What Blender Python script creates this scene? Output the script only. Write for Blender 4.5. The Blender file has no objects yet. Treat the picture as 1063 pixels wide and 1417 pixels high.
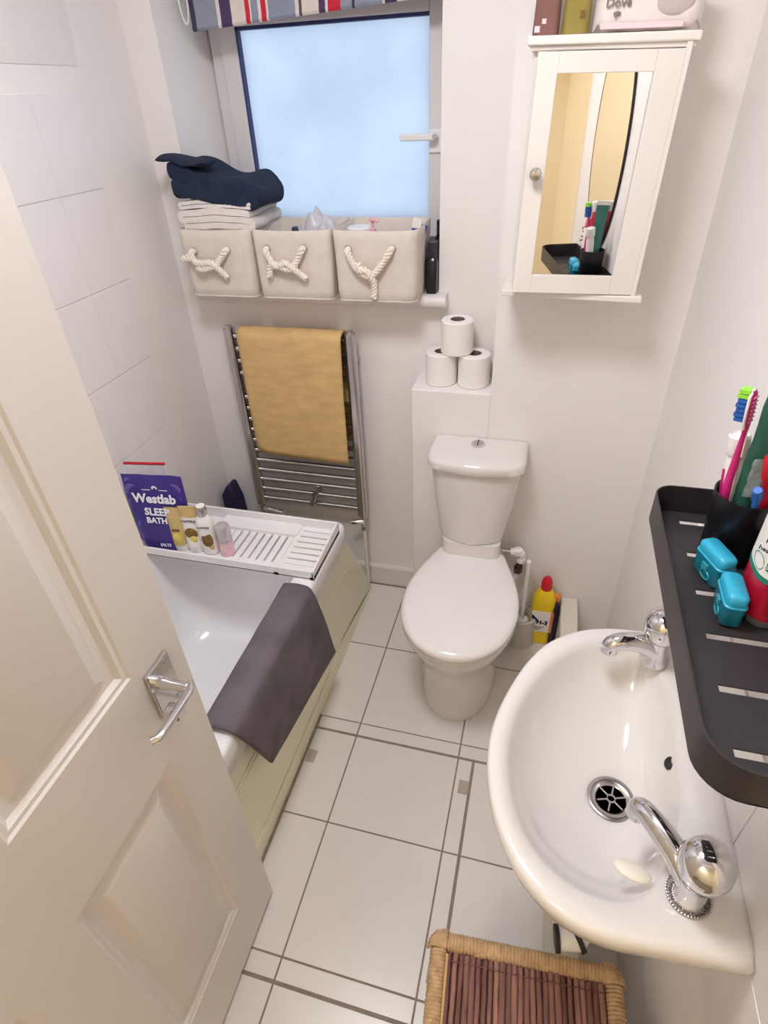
import bpy, bmesh, math, random
from mathutils import Vector, Matrix, noise
C = bpy.context.scene
col = C.collection
PI = math.pi
random.seed(7)
V = Vector

# ---------------------------------------------------------------- camera, sky, exposure
cam = bpy.data.cameras.new('camera')
cam.sensor_fit = 'HORIZONTAL'; cam.sensor_width = 36; cam.lens = 27.3635
cam.clip_start = 0.02
cam_o = bpy.data.objects.new('camera', cam); col.objects.link(cam_o)
R3 = Matrix(((0.965624, -0.117671, 0.231786), (0.25676, 0.570909, -0.779832), (-0.040565, 0.812537, 0.581496)))
cam_o.matrix_world = Matrix.Translation((1.0638, -0.3776, 1.6781)) @ R3.to_4x4()
C.camera = cam_o
w = bpy.data.worlds.new('overcast'); C.world = w; w.use_nodes = True
w.node_tree.nodes['Background'].inputs[0].default_value = (0.60, 0.77, 1.0, 1)
w.node_tree.nodes['Background'].inputs[1].default_value = 1.31
LAMP = 40.0; LAMP_COL = (1.0, 1.01, 1.06)
HALL = 70.0; HALL_COL = (1.0, 0.96, 0.88)
C.view_settings.view_transform = 'Standard'; C.view_settings.look = 'None'
C.view_settings.gamma = 1.0; C.view_settings.use_curve_mapping = False
C.view_settings.exposure = 0.0
C.cycles.use_denoising = True
C.cycles.max_bounces = 10; C.cycles.diffuse_bounces = 6; C.cycles.glossy_bounces = 5
C.cycles.transmission_bounces = 8; C.cycles.sample_clamp_indirect = 6
C.cycles.caustics_reflective = False; C.cycles.caustics_refractive = False

# ---------------------------------------------------------------- materials
def lin(c):
    return tuple((x/255/12.92 if x/255 <= .04045 else ((x/255+.055)/1.055)**2.4) for x in c)
MATS = {}
def M(name, rgb, rough=.5, metal=0, var=0.03, scale=8, bump=0, bscale=60, trans=0, coat=0, emit=0, ior=1.45, sss=0, stretch=None, alpha=1):
    if name in MATS: return MATS[name]
    m = bpy.data.materials.new(name); m.use_nodes = True
    nt = m.node_tree; N = nt.nodes; L = nt.links
    b = N['Principled BSDF']
    c = lin(rgb)
    b.inputs['Roughness'].default_value = rough; b.inputs['Metallic'].default_value = metal
    b.inputs['IOR'].default_value = ior
    b.inputs['Transmission Weight'].default_value = trans
    b.inputs['Coat Weight'].default_value = coat; b.inputs['Coat Roughness'].default_value = .08
    if alpha < 1: b.inputs['Alpha'].default_value = alpha
    tc = N.new('ShaderNodeTexCoord')
    src = tc.outputs['Object']
    if stretch:
        mp = N.new('ShaderNodeMapping'); mp.inputs['Scale'].default_value = stretch
        L.new(src, mp.inputs[0]); src = mp.outputs[0]
    if var:
        n = N.new('ShaderNodeTexNoise'); n.inputs['Scale'].default_value = scale; n.inputs['Detail'].default_value = 3
        L.new(src, n.inputs['Vector'])
        r = N.new('ShaderNodeValToRGB')
        r.color_ramp.elements[0].position = .3; r.color_ramp.elements[1].position = .7
        r.color_ramp.elements[0].color = tuple(max(0, x*(1-var)) for x in c)+(1,)
        r.color_ramp.elements[1].color = tuple(min(1, x*(1+var)) for x in c)+(1,)
        L.new(n.outputs['Fac'], r.inputs[0]); L.new(r.outputs[0], b.inputs['Base Color'])
        if emit: L.new(r.outputs[0], b.inputs['Emission Color'])
    else:
        b.inputs['Base Color'].default_value = c+(1,)
    if emit:
        b.inputs['Emission Color'].default_value = c+(1,)
        b.inputs['Emission Strength'].default_value = emit
    if bump:
        n2 = N.new('ShaderNodeTexNoise'); n2.inputs['Scale'].default_value = bscale; n2.inputs['Detail'].default_value = 4
        L.new(src, n2.inputs['Vector'])
        bp = N.new('ShaderNodeBump'); bp.inputs['Strength'].default_value = bump; bp.inputs['Distance'].default_value = .004
        L.new(n2.outputs['Fac'], bp.inputs['Height']); L.new(bp.outputs[0], b.inputs['Normal'])
    MATS[name] = m
    return m

wall_m = M('white_paint', (236, 231, 228), .55, var=.012, scale=3, bump=.05, bscale=40)
patch_m = M('filler_paint', (226, 221, 218), .6, var=.03, scale=9)
ceil_m = M('ceiling_paint', (232, 229, 226), .8, var=.01)
yellow_m = M('yellow_paint', (252, 240, 212), .6, var=.015, scale=2)
tile_m = M('white_wall_tile', (233, 229, 229), .28, var=.012, scale=4, bump=.03, bscale=12)
floor_m = M('floor_tile_ceramic', (224, 218, 213), .26, var=.02, scale=6, bump=.03, bscale=25)
grout_m = M('grout', (142, 130, 118), .9, var=.12, scale=40)
gloss_m = M('white_gloss_paint', (223, 217, 213), .38, var=.012, scale=5, bump=.04, bscale=30)
cab_m = M('cabinet_paint', (233, 226, 219), .45, var=.01)
cer_m = M('white_ceramic', (225, 220, 216), .12, var=.008, coat=.4)
seat_m = M('white_seat_plastic', (236, 230, 227), .16, var=.006, coat=.3)
acry_m = M('white_acrylic', (239, 237, 237), .16, var=.008, coat=.3)
plas_m = M('white_plastic', (236, 233, 232), .35, var=.006)
upvc_m = M('upvc', (220, 216, 216), .35, var=.01)
cream_m = M('cream_panel', (238, 233, 205), .32, var=.02, scale=3)
chrome_m = M('chrome', (222, 221, 224), .07, 1, var=.01)
steel_m = M('brushed_steel', (196, 192, 190), .25, 1, var=.03)
rail_m = M('rail_chrome', (206, 202, 202), .2, 1, var=.03)
dark_m = M('dark_hole', (40, 36, 34), .6, var=.1)
black_m = M('black_metal', (50, 45, 47), .42, var=.08, scale=20, bump=.06, bscale=300)
cup_m = M('black_plastic', (24, 23, 27), .35, var=.05)
gasket_m = M('blue_gasket', (48, 50, 104), .5, var=.1)
linen_m = M('linen_canvas', (217, 206, 196), .9, var=.035, scale=30, bump=.35, bscale=500)
linen_in_m = M('linen_lining', (203, 192, 190), .9, var=.03, scale=30)
rope_m = M('cotton_rope', (232, 222, 210), .85, var=.05, scale=200)
navy_m = M('navy_terry', (30, 42, 66), .95, var=.25, scale=60, bump=.7, bscale=350)
white_terry_m = M('white_terry', (226, 218, 212), .95, var=.03, scale=60, bump=.6, bscale=350)
beige_terry_m = M('beige_terry', (196, 185, 168), .95, var=.05, scale=60, bump=.6, bscale=350)
ochre_m = M('ochre_terry', (220, 184, 126), .95, var=.10, scale=14, bump=.6, bscale=420, stretch=(1, 1, 3))
grey_terry_m = M('charcoal_terry', (106, 98, 104), .97, var=.2, scale=11, bump=.7, bscale=300)
paper_m = M('tissue_paper', (240, 235, 231), .9, var=.01, bump=.15, bscale=200)
card_m = M('cardboard', (120, 108, 100), .9, var=.05)
seagrass_m = M('seagrass', (188, 156, 118), .8, var=.22, scale=60, bump=.5, bscale=260)
reed_ms = [M('reed_%s' % k, c, .7, var=.22, scale=30, bump=.4, bscale=160, stretch=(4, .5, 4)) for k, c in
           (('a', (146, 104, 92)), ('b', (130, 90, 80)), ('c', (158, 116, 102)), ('d', (114, 78, 72)))]
teal_m = M('teal_translucent', (28, 150, 178), .22, var=.06, scale=30, trans=.25)
teal_lid_m = M('teal_lid', (52, 168, 200), .35, var=.03, bump=.05, bscale=200)
magenta_m = M('magenta_plastic', (198, 42, 122), .35, var=.04)
blue_br_m = M('blue_bristle', (42, 92, 178), .8, var=.1)
green_br_m = M('green_bristle', (150, 222, 70), .8, var=.1)
green_tube_m = M('green_tube', (60, 122, 108), .35, var=.18, scale=30, bump=.2, bscale=50)
red_m = M('red_plastic', (205, 28, 48), .35, var=.04)
redliq_m = M('red_liquid', (196, 24, 52), .15, var=.08, scale=12, trans=.2)
clearp_m = M('clear_plastic', (225, 222, 222), .12, var=.01, trans=.8)
blue_m = M('blue_plastic', (62, 112, 200), .3, var=.04)
yellow_pl_m = M('yellow_plastic', (238, 205, 30), .35, var=.03)
label_m = M('label_white', (240, 236, 232), .45, var=.01)
ink_m = M('ink_dark', (58, 54, 58), .6, var=.05)
purple_m = M('purple_foil', (62, 44, 128), .38, var=.10, scale=14)
purple_l_m = M('purple_light', (112, 86, 168), .4, var=.06)
white_ink_m = M('white_ink', (240, 238, 245), .5, var=0)
gold_m = M('gold_print', (206, 178, 118), .35, var=.12, scale=30)
gold_d_m = M('bronze_print', (122, 92, 42), .35, var=.35, scale=60)
yel_print_m = M('yellow_print', (228, 206, 104), .4, var=.08)
gold_tr_m = M('golden_gel', (222, 200, 128), .25, var=.10, scale=30, trans=.2)
pink_m = M('pink_lotion', (232, 190, 204), .3, var=.03)
pale_pink_m = M('pale_pink', (236, 208, 212), .4, var=.02)
brown_pink_m = M('rosy_brown_shampoo', (146, 104, 98), .2, var=.15, scale=12, trans=.15)
oil_m = M('yellow_green_oil', (178, 160, 86), .12, var=.12, scale=10, trans=.3)
film_m = M('white_film', (232, 222, 220), .35, var=.03, bump=.1, bscale=30)
grey_print_m = M('soft_grey_print', (192, 178, 176), .5, var=.05)
green_print_m = M('green_print', (110, 160, 80), .4, var=.1)
skyblue_m = M('sky_print', (120, 150, 200), .4, var=.1)
navy_pl_m = M('dark_navy', (34, 28, 66), .5, var=.15)
brass_m = M('antique_brass', (140, 96, 44), .35, .8, var=.1)
soap_m = M('soap', (236, 228, 214), .4, var=.02)

def glass_frosted():
    m = bpy.data.materials.new('frosted_glass'); m.use_nodes = True
    nt = m.node_tree; N = nt.nodes; L = nt.links
    N.remove(N['Principled BSDF'])
    tr = N.new('ShaderNodeBsdfTranslucent'); gl = N.new('ShaderNodeBsdfGlossy'); mx = N.new('ShaderNodeMixShader')
    gl.inputs['Roughness'].default_value = .3; mx.inputs[0].default_value = .04
    tc = N.new('ShaderNodeTexCoord')
    n = N.new('ShaderNodeTexNoise'); n.inputs['Scale'].default_value = 3.0; n.inputs['Detail'].default_value = 6
    r = N.new('ShaderNodeValToRGB')
    r.color_ramp.elements[0].color = (.83, .84, .86, 1); r.color_ramp.elements[1].color = (.94, .94, .94, 1)
    r.color_ramp.elements[0].position = .3; r.color_ramp.elements[1].position = .6
    n2 = N.new('ShaderNodeTexNoise'); n2.inputs['Scale'].default_value = 120
    bp = N.new('ShaderNodeBump'); bp.inputs['Strength'].default_value = .3; bp.inputs['Distance'].default_value = .002
    L.new(tc.outputs['Object'], n.inputs['Vector']); L.new(tc.outputs['Object'], n2.inputs['Vector'])
    L.new(n2.outputs['Fac'], bp.inputs['Height']); L.new(bp.outputs[0], gl.inputs['Normal'])
    L.new(n.outputs['Fac'], r.inputs[0]); L.new(r.outputs[0], tr.inputs['Color'])
    L.new(tr.outputs[0], mx.inputs[1]); L.new(gl.outputs[0], mx.inputs[2])
    L.new(mx.outputs[0], N['Material Output'].inputs['Surface'])
    return m
frost_m = glass_frosted()
mirror_m = M('mirror_silver', (246, 244, 242), .015, 1, var=0)
def emit_m(name, c, s):
    m = bpy.data.materials.new(name); m.use_nodes = True
    b = m.node_tree.nodes['Principled BSDF']
    b.inputs['Base Color'].default_value = (.9, .9, .88, 1)
    b.inputs['Emission Color'].default_value = c+(1,); b.inputs['Emission Strength'].default_value = s
    return m

# ---------------------------------------------------------------- mesh helpers
ORG = {}
def tag(o, label=None, cat=None, group=None, kind=None):
    if label: o['label'] = label
    if cat: o['category'] = cat
    if group: o['group'] = group
    if kind: o['kind'] = kind
    return o
def thing(name, loc, label, cat, group=None):
    o = bpy.data.objects.new(name, None); col.objects.link(o)
    o.location = loc; o.empty_display_size = .05; ORG[o.name] = V(loc)
    return tag(o, label, cat, group)
def catmull(pts, n=8, closed=False):
    P = [V(p) for p in pts]; out = []
    m = len(P); rng = range(m if closed else m-1)
    for i in rng:
        if closed: a, b, c, d = P[(i-1) % m], P[i], P[(i+1) % m], P[(i+2) % m]
        else: a, b, c, d = P[max(i-1, 0)], P[i], P[i+1], P[min(i+2, m-1)]
        for k in range(n):
            t = k/n
            out.append(.5*((2*b)+(c-a)*t+(2*a-5*b+4*c-d)*t*t+(3*b-3*c+d-a)*t**3))
    if not closed: out.append(P[-1])
    return out
def rrect(x0, x1, y0, y1, r, z=0, n=6):
    r = min(r, (x1-x0)/2-1e-5, (y1-y0)/2-1e-5); out = []
    for cx, cy, a in ((x1-r, y1-r, 0), (x0+r, y1-r, PI/2), (x0+r, y0+r, PI), (x1-r, y0+r, 1.5*PI)):
        for k in range(n+1):
            t = a+PI/2*k/n; out.append(V((cx+r*math.cos(t), cy+r*math.sin(t), z)))
    return out
class B:
    def __init__(s): s.bm = bmesh.new(); s.flat = False
    def _v(s, p): return s.bm.verts.new(p)
    def _f(s, vs, mi=0):
        try:
            f = s.bm.faces.new(vs); f.material_index = mi; return f
        except ValueError: return None
    def box(s, x0, x1, y0, y1, z0, z1, bev=0, rot=None, mi=0):
        vs = [s._v((x, y, z)) for x in (x0, x1) for y in (y0, y1) for z in (z0, z1)]
        fs = []
        for q in ((0, 1, 3, 2), (4, 6, 7, 5), (0, 4, 5, 1), (2, 3, 7, 6), (0, 2, 6, 4), (1, 5, 7, 3)):
            fs.append(s._f([vs[i] for i in q], mi))
        if bev:
            s.flat = True
            es = list({e for f in fs for e in f.edges})
            bmesh.ops.bevel(s.bm, geom=es, offset=bev, segments=2, affect='EDGES', profile=.5)
        if rot:
            pass
        return s
    def loft(s, rings, cap0=True, cap1=True, closed_ring=True, mi=0, loop=False):
        vr = [[s._v(p) for p in r] for r in rings]; n = len(vr[0])
        prs = list(zip(vr, vr[1:]))
        if loop: prs.append((vr[-1], vr[0]))
        for a, b in prs:
            for i in range(n if closed_ring else n-1):
                j = (i+1) % n
                s._f((a[i], a[j], b[j], b[i]), mi)
        if closed_ring and not loop:
            if cap0: s._f(list(reversed(vr[0])), mi)
            if cap1: s._f(vr[-1], mi)
        return s
    def prism(s, pts, ax, a, b, mi=0):
        """pts: 2-D polygon in the two other axes (in x,y,z order); extruded along ax from a to b"""
        def mk(p, t):
            q = list(p); q.insert('xyz'.index(ax), t); return q
        return s.loft([[mk(p, a) for p in pts], [mk(p, b) for p in pts]], mi=mi)
    def tube(s, path, r, n=10, closed=False, caps=True, flat=1.0, mi=0):
        P = [V(p) for p in path]; m = len(P)
        rad = r if isinstance(r, (list, tuple)) else [r]*m
        T = []
        for i in range(m):
            if closed: d = P[(i+1) % m]-P[(i-1) % m]
            else: d = P[min(i+1, m-1)]-P[max(i-1, 0)]
            T.append(d.normalized() if d.length > 1e-9 else V((0, 0, 1)))
        u = T[0].orthogonal().normalized(); rings = []
        for i in range(m):
            u = (u-T[i]*u.dot(T[i])); u = u.normalized() if u.length > 1e-6 else T[i].orthogonal().normalized()
            v = T[i].cross(u)
            rings.append([P[i]+(u*math.cos(2*PI*k/n)*rad[i]+v*math.sin(2*PI*k/n)*rad[i]*flat) for k in range(n)])
        return s.loft(rings, caps, caps, loop=closed, mi=mi)
    def lathe(s, prof, c=(0, 0, 0), n=32, sx=1, sy=1, axis=None, mi=0):
        rings = [[V((p[0]*math.cos(2*PI*k/n)*sx, p[0]*math.sin(2*PI*k/n)*sy, p[1])) for k in range(n)] for p in prof]
        q = V((0, 0, 1)).rotation_difference(V(axis)) if axis else None
        rings = [[(q @ p if q else p)+V(c) for p in rg] for rg in rings]
        return s.loft(rings, True, True, mi=mi)
    def sphere(s, c, r, n=20, sx=1, sy=1, sz=1, mi=0):
        m = n//2
        prof = [(r*math.sin(PI*k/m), -r*math.cos(PI*k/m)) for k in range(m+1)]
        prof[0] = (r*.01, -r); prof[-1] = (r*.01, r)
        rings = [[V((p[0]*math.cos(2*PI*k/n)*sx, p[0]*math.sin(2*PI*k/n)*sy, p[1]*sz))+V(c) for k in range(n)] for p in prof]
        return s.loft(rings, True, True, mi=mi)
    def sheet(s, grid, mi=0):
        vr = [[s._v(p) for p in r] for r in grid]
        for a, b in zip(vr, vr[1:]):
            for i in range(len(a)-1): s._f((a[i], a[i+1], b[i+1], b[i]), mi)
        return s
    def jitter(s, amp, sc, seed=0):
        for v in s.bm.verts:
            d = noise.noise_vector(v.co*sc+V((seed, seed*.7, 0))); v.co += d*amp
        return s
    def build(s, name, mat, parent=None, smooth=38, bev=0, solid=0, sub=0, loc=None, kind=None, local=False, label=None):
        bm = s.bm
        if s.flat and smooth > 18: smooth = 18
        bmesh.ops.remove_doubles(bm, verts=bm.verts, dist=1e-6)
        bmesh.ops.recalc_face_normals(bm, faces=bm.faces)
        me = bpy.data.meshes.new(name)
        if parent is not None: o0 = V((0, 0, 0)) if local else ORG[parent.name]
        elif loc is not None: o0 = V(loc)
        else:
            lo = [min(v.co[i] for v in bm.verts) for i in range(3)]; hi = [max(v.co[i] for v in bm.verts) for i in range(3)]
            o0 = V(((lo[0]+hi[0])/2, (lo[1]+hi[1])/2, lo[2]))
        if o0.length: bmesh.ops.translate(bm, verts=bm.verts, vec=-o0)
        bm.to_mesh(me); bm.free()
        for m in (mat if isinstance(mat, (list, tuple)) else [mat]): me.materials.append(m)
        if smooth:
            me.shade_smooth(); me.set_sharp_from_angle(angle=math.radians(smooth))
        o = bpy.data.objects.new(name, me); col.objects.link(o)
        if parent is not None:
            o.parent = parent; ORG[o.name] = o0
        else:
            o.location = o0; ORG[o.name] = o0
        if solid:
            md = o.modifiers.new('thickness', 'SOLIDIFY'); md.thickness = solid; md.offset = 0
        if bev:
            md = o.modifiers.new('bevel', 'BEVEL'); md.width = bev; md.segments = 2; md.limit_method = 'ANGLE'; md.angle_limit = math.radians(40)
        if sub:
            md = o.modifiers.new('subdivision', 'SUBSURF'); md.levels = sub; md.render_levels = sub
        if kind: o['kind'] = kind
        if label: o['label'] = label
        return o
def struct(name, b, m, **k):
    return b.build(name, m, kind='structure', **k)
def text(name, s, size, mat, parent, at, right, up, bold=0, depth=.0006, align='CENTER', local=False):
    cu = bpy.data.curves.new(name, 'FONT'); cu.body = s; cu.size = size; cu.extrude = depth; cu.offset = bold
    cu.align_x = align; cu.align_y = 'CENTER'; cu.resolution_u = 2
    ob = bpy.data.objects.new(name, cu); col.objects.link(ob)
    me = bpy.data.meshes.new_from_object(ob.evaluated_get(bpy.context.evaluated_depsgraph_get()))
    bpy.data.objects.remove(ob)
    r = V(right).normalized(); u = V(up); u = (u-r*u.dot(r)).normalized(); n = r.cross(u)
    m = Matrix(((r.x, u.x, n.x), (r.y, u.y, n.y), (r.z, u.z, n.z))).to_4x4()
    base = V((0, 0, 0)) if local else ORG[parent.name]
    me.transform(Matrix.Translation(V(at)-base) @ m)
    me.materials.clear(); me.materials.append(mat)
    o = bpy.data.objects.new(name, me); col.objects.link(o); o.parent = parent; ORG[o.name] = base
    return o
def copy_thing(root, delta, label):
    """copy a thing with its parts and sub-parts"""
    def rec(o, par):
        c = o.copy(); col.objects.link(c)
        if par: c.parent = par
        for ch in o.children: rec(ch, c)
        return c
    c = rec(root, None); c.location = root.location+V(delta); c['label'] = label
    return c

# ================================================================ THE SETTING
XL, XR, YB, YC, YF, ZC = -.115, 1.40, 1.385, 1.248, -.63, 2.35
# ---- floor: slab (its top shows as the joints) and tiles laid on it
b = B(); b.box(-.3, 1.75, -1.95, 1.6, -.08, -.0015)
floor = struct('floor', b, grout_m)
S = .33; J = .0022
hx, hy0, hy1, hw = 1.004, -.006, .657, .0042        # the cut joint round the access hatch
def put_tile(x0, x1, y0, y1):
    if x1-x0 < .006 or y1-y0 < .006: return
    bb = B(); bb.box(x0, x1, y0, y1, -.0014, random.uniform(.0, .0007), bev=.0008)
    bb.build('floor_tile', floor_m, floor)
def split_tile(x0, x1, y0, y1):
    """cut a tile where the hatch joint crosses it"""
    xs = [x0, x1]; inside_y = y1 > hy0 and y0 < hy1
    segs = []
    if x0 < hx < x1 and inside_y:
        ya, yb = max(y0, hy0), min(y1, hy1)
        if ya > y0: segs.append((x0, x1, y0, ya-hw))
        if yb < y1: segs.append((x0, x1, yb+hw, y1))
        segs += [(x0, hx-hw, ya+(hw if ya > y0 else 0), yb-(hw if yb < y1 else 0)), (hx+hw, x1, ya+(hw if ya > y0 else 0), yb-(hw if yb < y1 else 0))]
    elif x1 <= hx and x0 > .2:
        cuts = [c for c in (hy0, hy1) if y0 < c < y1]; lo = y0
        for c in cuts: segs.append((x0, x1, lo, c-hw)); lo = c+hw
        segs.append((x0, x1, lo, y1))
    else: segs.append((x0, x1, y0, y1))
    for q in segs: put_tile(*q)
for i in range(-2, 3):
    for j in range(-2, 5):
        x0 = .627+i*S+J; x1 = x0+S-2*J; y0 = .044+(j-1)*S+J; y1 = y0+S-2*J
        x0 = max(x0, XL); x1 = min(x1, XR); y1 = min(y1, YB); y0 = max(y0, YF)
        if x1 > x0 and y1 > y0: split_tile(x0, x1, y0, y1)
slot_m = M('hatch_lift_grey', (176, 162, 150), .7, var=.06)
for (x, y) in ((.985, .566), (.510, .556), (.985, .100)):
    bb = B(); bb.box(x-.014, x+.014, y-.021, y+.021, -.001, .0014)
    bb.build('hatch_lift_plate', slot_m, floor)

# ---- walls
b = B(); b.box(XL-.1, XL, YF-1.3, YB+.25, -.05, ZC+.05)
wall_left = struct('wall_left', b, wall_m)
zt = (.36, .59, .817, 1.047, 1.277, 1.506, 1.712)
yt = (-.62, -.366, -.036, .296, .628, .962, 1.128)
for za, zb in zip(zt, zt[1:]):
    for ya, yb in zip(yt, yt[1:]):
        bb = B(); dx = random.uniform(.0026, .0032)
        bb.box(XL-.001, XL+dx, ya+.0005, yb-.0005, za+.0010, zb-.0010, bev=.0007)
        bb.build('wall_tile', tile_m, wall_left)
bb = B(); bb.prism([(-.6, 1.768), (1.155, 1.764), (1.168, 1.80), (1.20, 2.2), (-.6, 2.2)], 'x', XL-.001, XL+.0015)
bb.build('plaster_patch', patch_m, wall_left)

# back wall with the window recess; the boxed-out part on the right stands 14 cm forward
b = B()
b.box(XL, -.02, YB, YB+.24, -.05, ZC)                    # left of the recess
b.box(.743, .935, YB, YB+.24, -.05, ZC)                   # right of the recess
b.box(-.02, .743, YB, YB+.24, -.05, 1.16)                 # below
b.box(-.02, .743, YB, YB+.24, 2.12, ZC)                   # above
b.prism([(-.02, YB), (.032, YB+.24), (-.02, YB+.24)], 'z', 1.16, 2.12)   # splayed left reveal
wall_back = struct('wall_back', b, wall_m, smooth=0)
b = B(); b.box(.928, XR, YC, YB+.24, -.05, ZC)
struct('wall_back_right', b, wall_m, smooth=0)
b = B(); b.box(.686, .9285, YC, YB+.001, -.01, .944, bev=.004)
struct('trim_1', b, wall_m, smooth=0)                      # half-height boxing behind the toilet, its top is a ledge
b = B(); b.box(XR, XR+.1, -.10, YB+.24, -.05, ZC)
wall_right = struct('wall_right', b, wall_m, smooth=0)
for (ya, yb, za, zb) in ((-.095, .112, .79, .97), (.112, .40, .79, .97), (.40, .69, .79, .97), (-.095, .112, .60, .79)):
    bb = B(); bb.box(XR-.0045, XR+.001, ya+.001, yb-.001, za+.001, zb-.001, bev=.001)
    bb.build('wall_tile', tile_m, wall_right)
b = B()
b.box(XL, .50, YF-.1, YF, -.05, ZC); b.box(.50, 1.56, YF-.1, YF, 2.02, ZC)
struct('wall_front', b, wall_m, smooth=0)
b = B(); b.box(1.70, 1.80, -1.9, -.10, -.05, ZC); b.box(1.40, 1.80, -.11, -.10, -.05, ZC)
struct('wall_landing_right', b, yellow_m, smooth=0)
b = B(); b.box(XL-.1, 1.80, -1.9, -1.8, -.05, ZC)
struct('wall_landing', b, yellow_m, smooth=0)
b = B(); b.box(XL-.1, 1.80, -1.9, YB+.25, ZC, ZC+.08)
struct('ceiling', b, ceil_m, smooth=0)
b = B(); b.box(1.399, 1.425, -.122, -.098, 0, 2.05, bev=.003)
struct('trim_2', b, gloss_m, smooth=0)                     # door jamb at the end of the right wall
b = B()
pr = [(1.37, 0), (YB+.001, 0), (YB+.001, .097), (1.376, .097), (1.37, .088)]
b.prism(pr, 'x', .30, .687)
struct('baseboard_back', b, gloss_m, smooth=0)
b = B(); b.box(1.228, 1.285, .135, YC-.001, 0, .188, bev=.004)
struct('trim_3', b, M('boxing_paint', (222, 216, 200), .5), smooth=0)      # low pipe boxing beside the toilet
# window sill
b = B(); pr = [(1.335, 1.168)] + [(1.345-.0185*math.sin(PI*k/8), 1.1785-.0185*math.cos(PI*k/8)) for k in range(9)] + [(1.56, 1.197), (1.56, 1.16)]
pr = [(1.345-.0185*math.sin(PI*k/8), 1.1785-.0185*math.cos(PI*k/8)) for k in range(9)] + [(1.585, 1.197), (1.585, 1.16)]
b.prism(pr, 'x', -.03, .772)
struct('trim_4', b, gloss_m)

# window
win = bpy.data.objects.new('window_1', None); col.objects.link(win); win.location = (.4, 1.585, 1.197); ORG[win.name] = V((.4, 1.585, 1.197)); win['kind'] = 'structure'
def frame_bars(x0, x1, z0, z1, wd, y0, y1):
    bars = []
    for q in ((x0, x0+wd, z0, z1), (x1-wd, x1, z0, z1), (x0+wd, x1-wd, z0, z0+wd), (x0+wd, x1-wd, z1-wd, z1)):
        bb = B(); bb.box(q[0], q[1], y0, y1, q[2], q[3], bev=.004); bars.append(bb)
    return bars
for bb in frame_bars(.030, .765, 1.197, 2.12, .045, 1.575, 1.635): bb.build('outer_frame', upvc_m, win)
for bb in frame_bars(.068, .728, 1.312, 1.90, .052, 1.560, 1.62): bb.build('sash', upvc_m, win)
bb = B(); bb.box(.075, .72, 1.585, 1.625, 1.24, 1.315, bev=.003); bb.build('bottom_rail', upvc_m, win)
bb = B(); bb.box(.075, .72, 1.575, 1.625, 1.895, 2.08, bev=.003); bb.build('top_panel', upvc_m, win)
bb = B(); bb.box(.118, .678, 1.590, 1.598, 1.362, 1.850); bb.build('pane', frost_m, win, smooth=0)
bb = B(); bb.box(.120, .1245, 1.566, 1.589, 1.364, 1.848); bb.box(.120, .676, 1.566, 1.589, 1.840, 1.848)
bb.build('gasket', gasket_m, win, smooth=0, label='dark blue glazing gasket')
bb = B(); bb.box(.678, .716, 1.552, 1.561, 1.535, 1.592, bev=.003)
bb.tube([(.697, 1.556, 1.575), (.697, 1.525, 1.575)], .009)
wh = bb.build('window_handle', plas_m, win)
bb = B(); bb.box(.60, .700, 1.517, 1.530, 1.567, 1.585, bev=.004); bb.build('lever', plas_m, wh)
bb = B(); bb.lathe([(.0, 0), (.006, 0), (.006, .004), (0, .004)], (.699, 1.521, 1.576), 12, axis=(0, -1, 0)); bb.build('screw', steel_m, wh)

# door, standing open along the bath; its face looks to +x
door = bpy.data.objects.new('door_1', None); col.objects.link(door); door.location = (.5325, -.63, 0); ORG[door.name] = V((.5325, -.63, 0)); door['kind'] = 'structure'; door.rotation_euler = (math.radians(.8), 0, 0)
DY, DW = .168, .79                                         # free edge, leaf width
def yy(s): return DY-s
cols = ((.110, .343), (.447, .680)); rows = ((.200, .792), (1.006, 1.86))
bb = B()
xa, xb = .515, .55
for (sa, sb) in ((0, cols[0][0]), (cols[0][1], cols[1][0]), (cols[1][1], DW)):
    bb.box(xa, xb, yy(sb), yy(sa), .006, 1.985)
for (sa, sb) in cols:
    for (za, zb) in ((.006, rows[0][0]), (rows[0][1], rows[1][0]), (rows[1][1], 1.985)):
        bb.box(xa, xb, yy(sb), yy(sa), za, zb)
bb.build('leaf', gloss_m, door, smooth=0)
for (sa, sb) in cols:
    for (za, zb) in rows:
        y0, y1 = yy(sb), yy(sa)
        prof = ((0, 0), (.004, -.003), (.010, -.004), (.017, -.010), (.023, -.011), (.026, -.012), (.030, -.012), (.047, -.005), (.050, -.004))
        rings = [[V((xb+d, y0+i, za+i)), V((xb+d, y1-i, za+i)), V((xb+d, y1-i, zb-i)), V((xb+d, y0+i, zb-i))] for i, d in prof]
        bb = B(); bb.loft(rings, cap0=False); bb.build('door_panel', gloss_m, door, smooth=20)
        bb = B(); bb.box(xa, xb-.016, y0, y1, za, zb); bb.build('panel_back', gloss_m, door, smooth=0)
# lever handle on a square plate
bb = B(); bb.box(.549, .557, .076, .131, .882, .985, bev=.002)
hd = bb.build('door_handle', chrome_m, door, smooth=30, label='chrome lever handle')
bb = B(); bb.tube([(.556, .096, .951), (.568, .096, .951), (.575, .096, .951), (.604, .096, .951)], [.011, .0105, .0085, .0085], 16)
pth = catmull([(.600, .102, .951), (.607, .094, .951), (.609, .080, .951), (.609, .035, .951), (.607, .013, .951), (.600, .004, .951)], 6)
bb.tube(pth, [.0085]*len(pth), 14, flat=.8)
bb.build('lever', chrome_m, hd)
for z in (.893, .974):
    bb = B(); bb.lathe([(0, 0), (.0035, 0), (.0035, .0012), (0, .0015)], (.557, .118, z), 10, axis=(1, 0, 0)); bb.build('screw', steel_m, hd)
bb = B(); bb.box(.575, .600, .060, .082, .912, .930, bev=.003); bb.build('latch_turn', chrome_m, hd)

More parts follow.
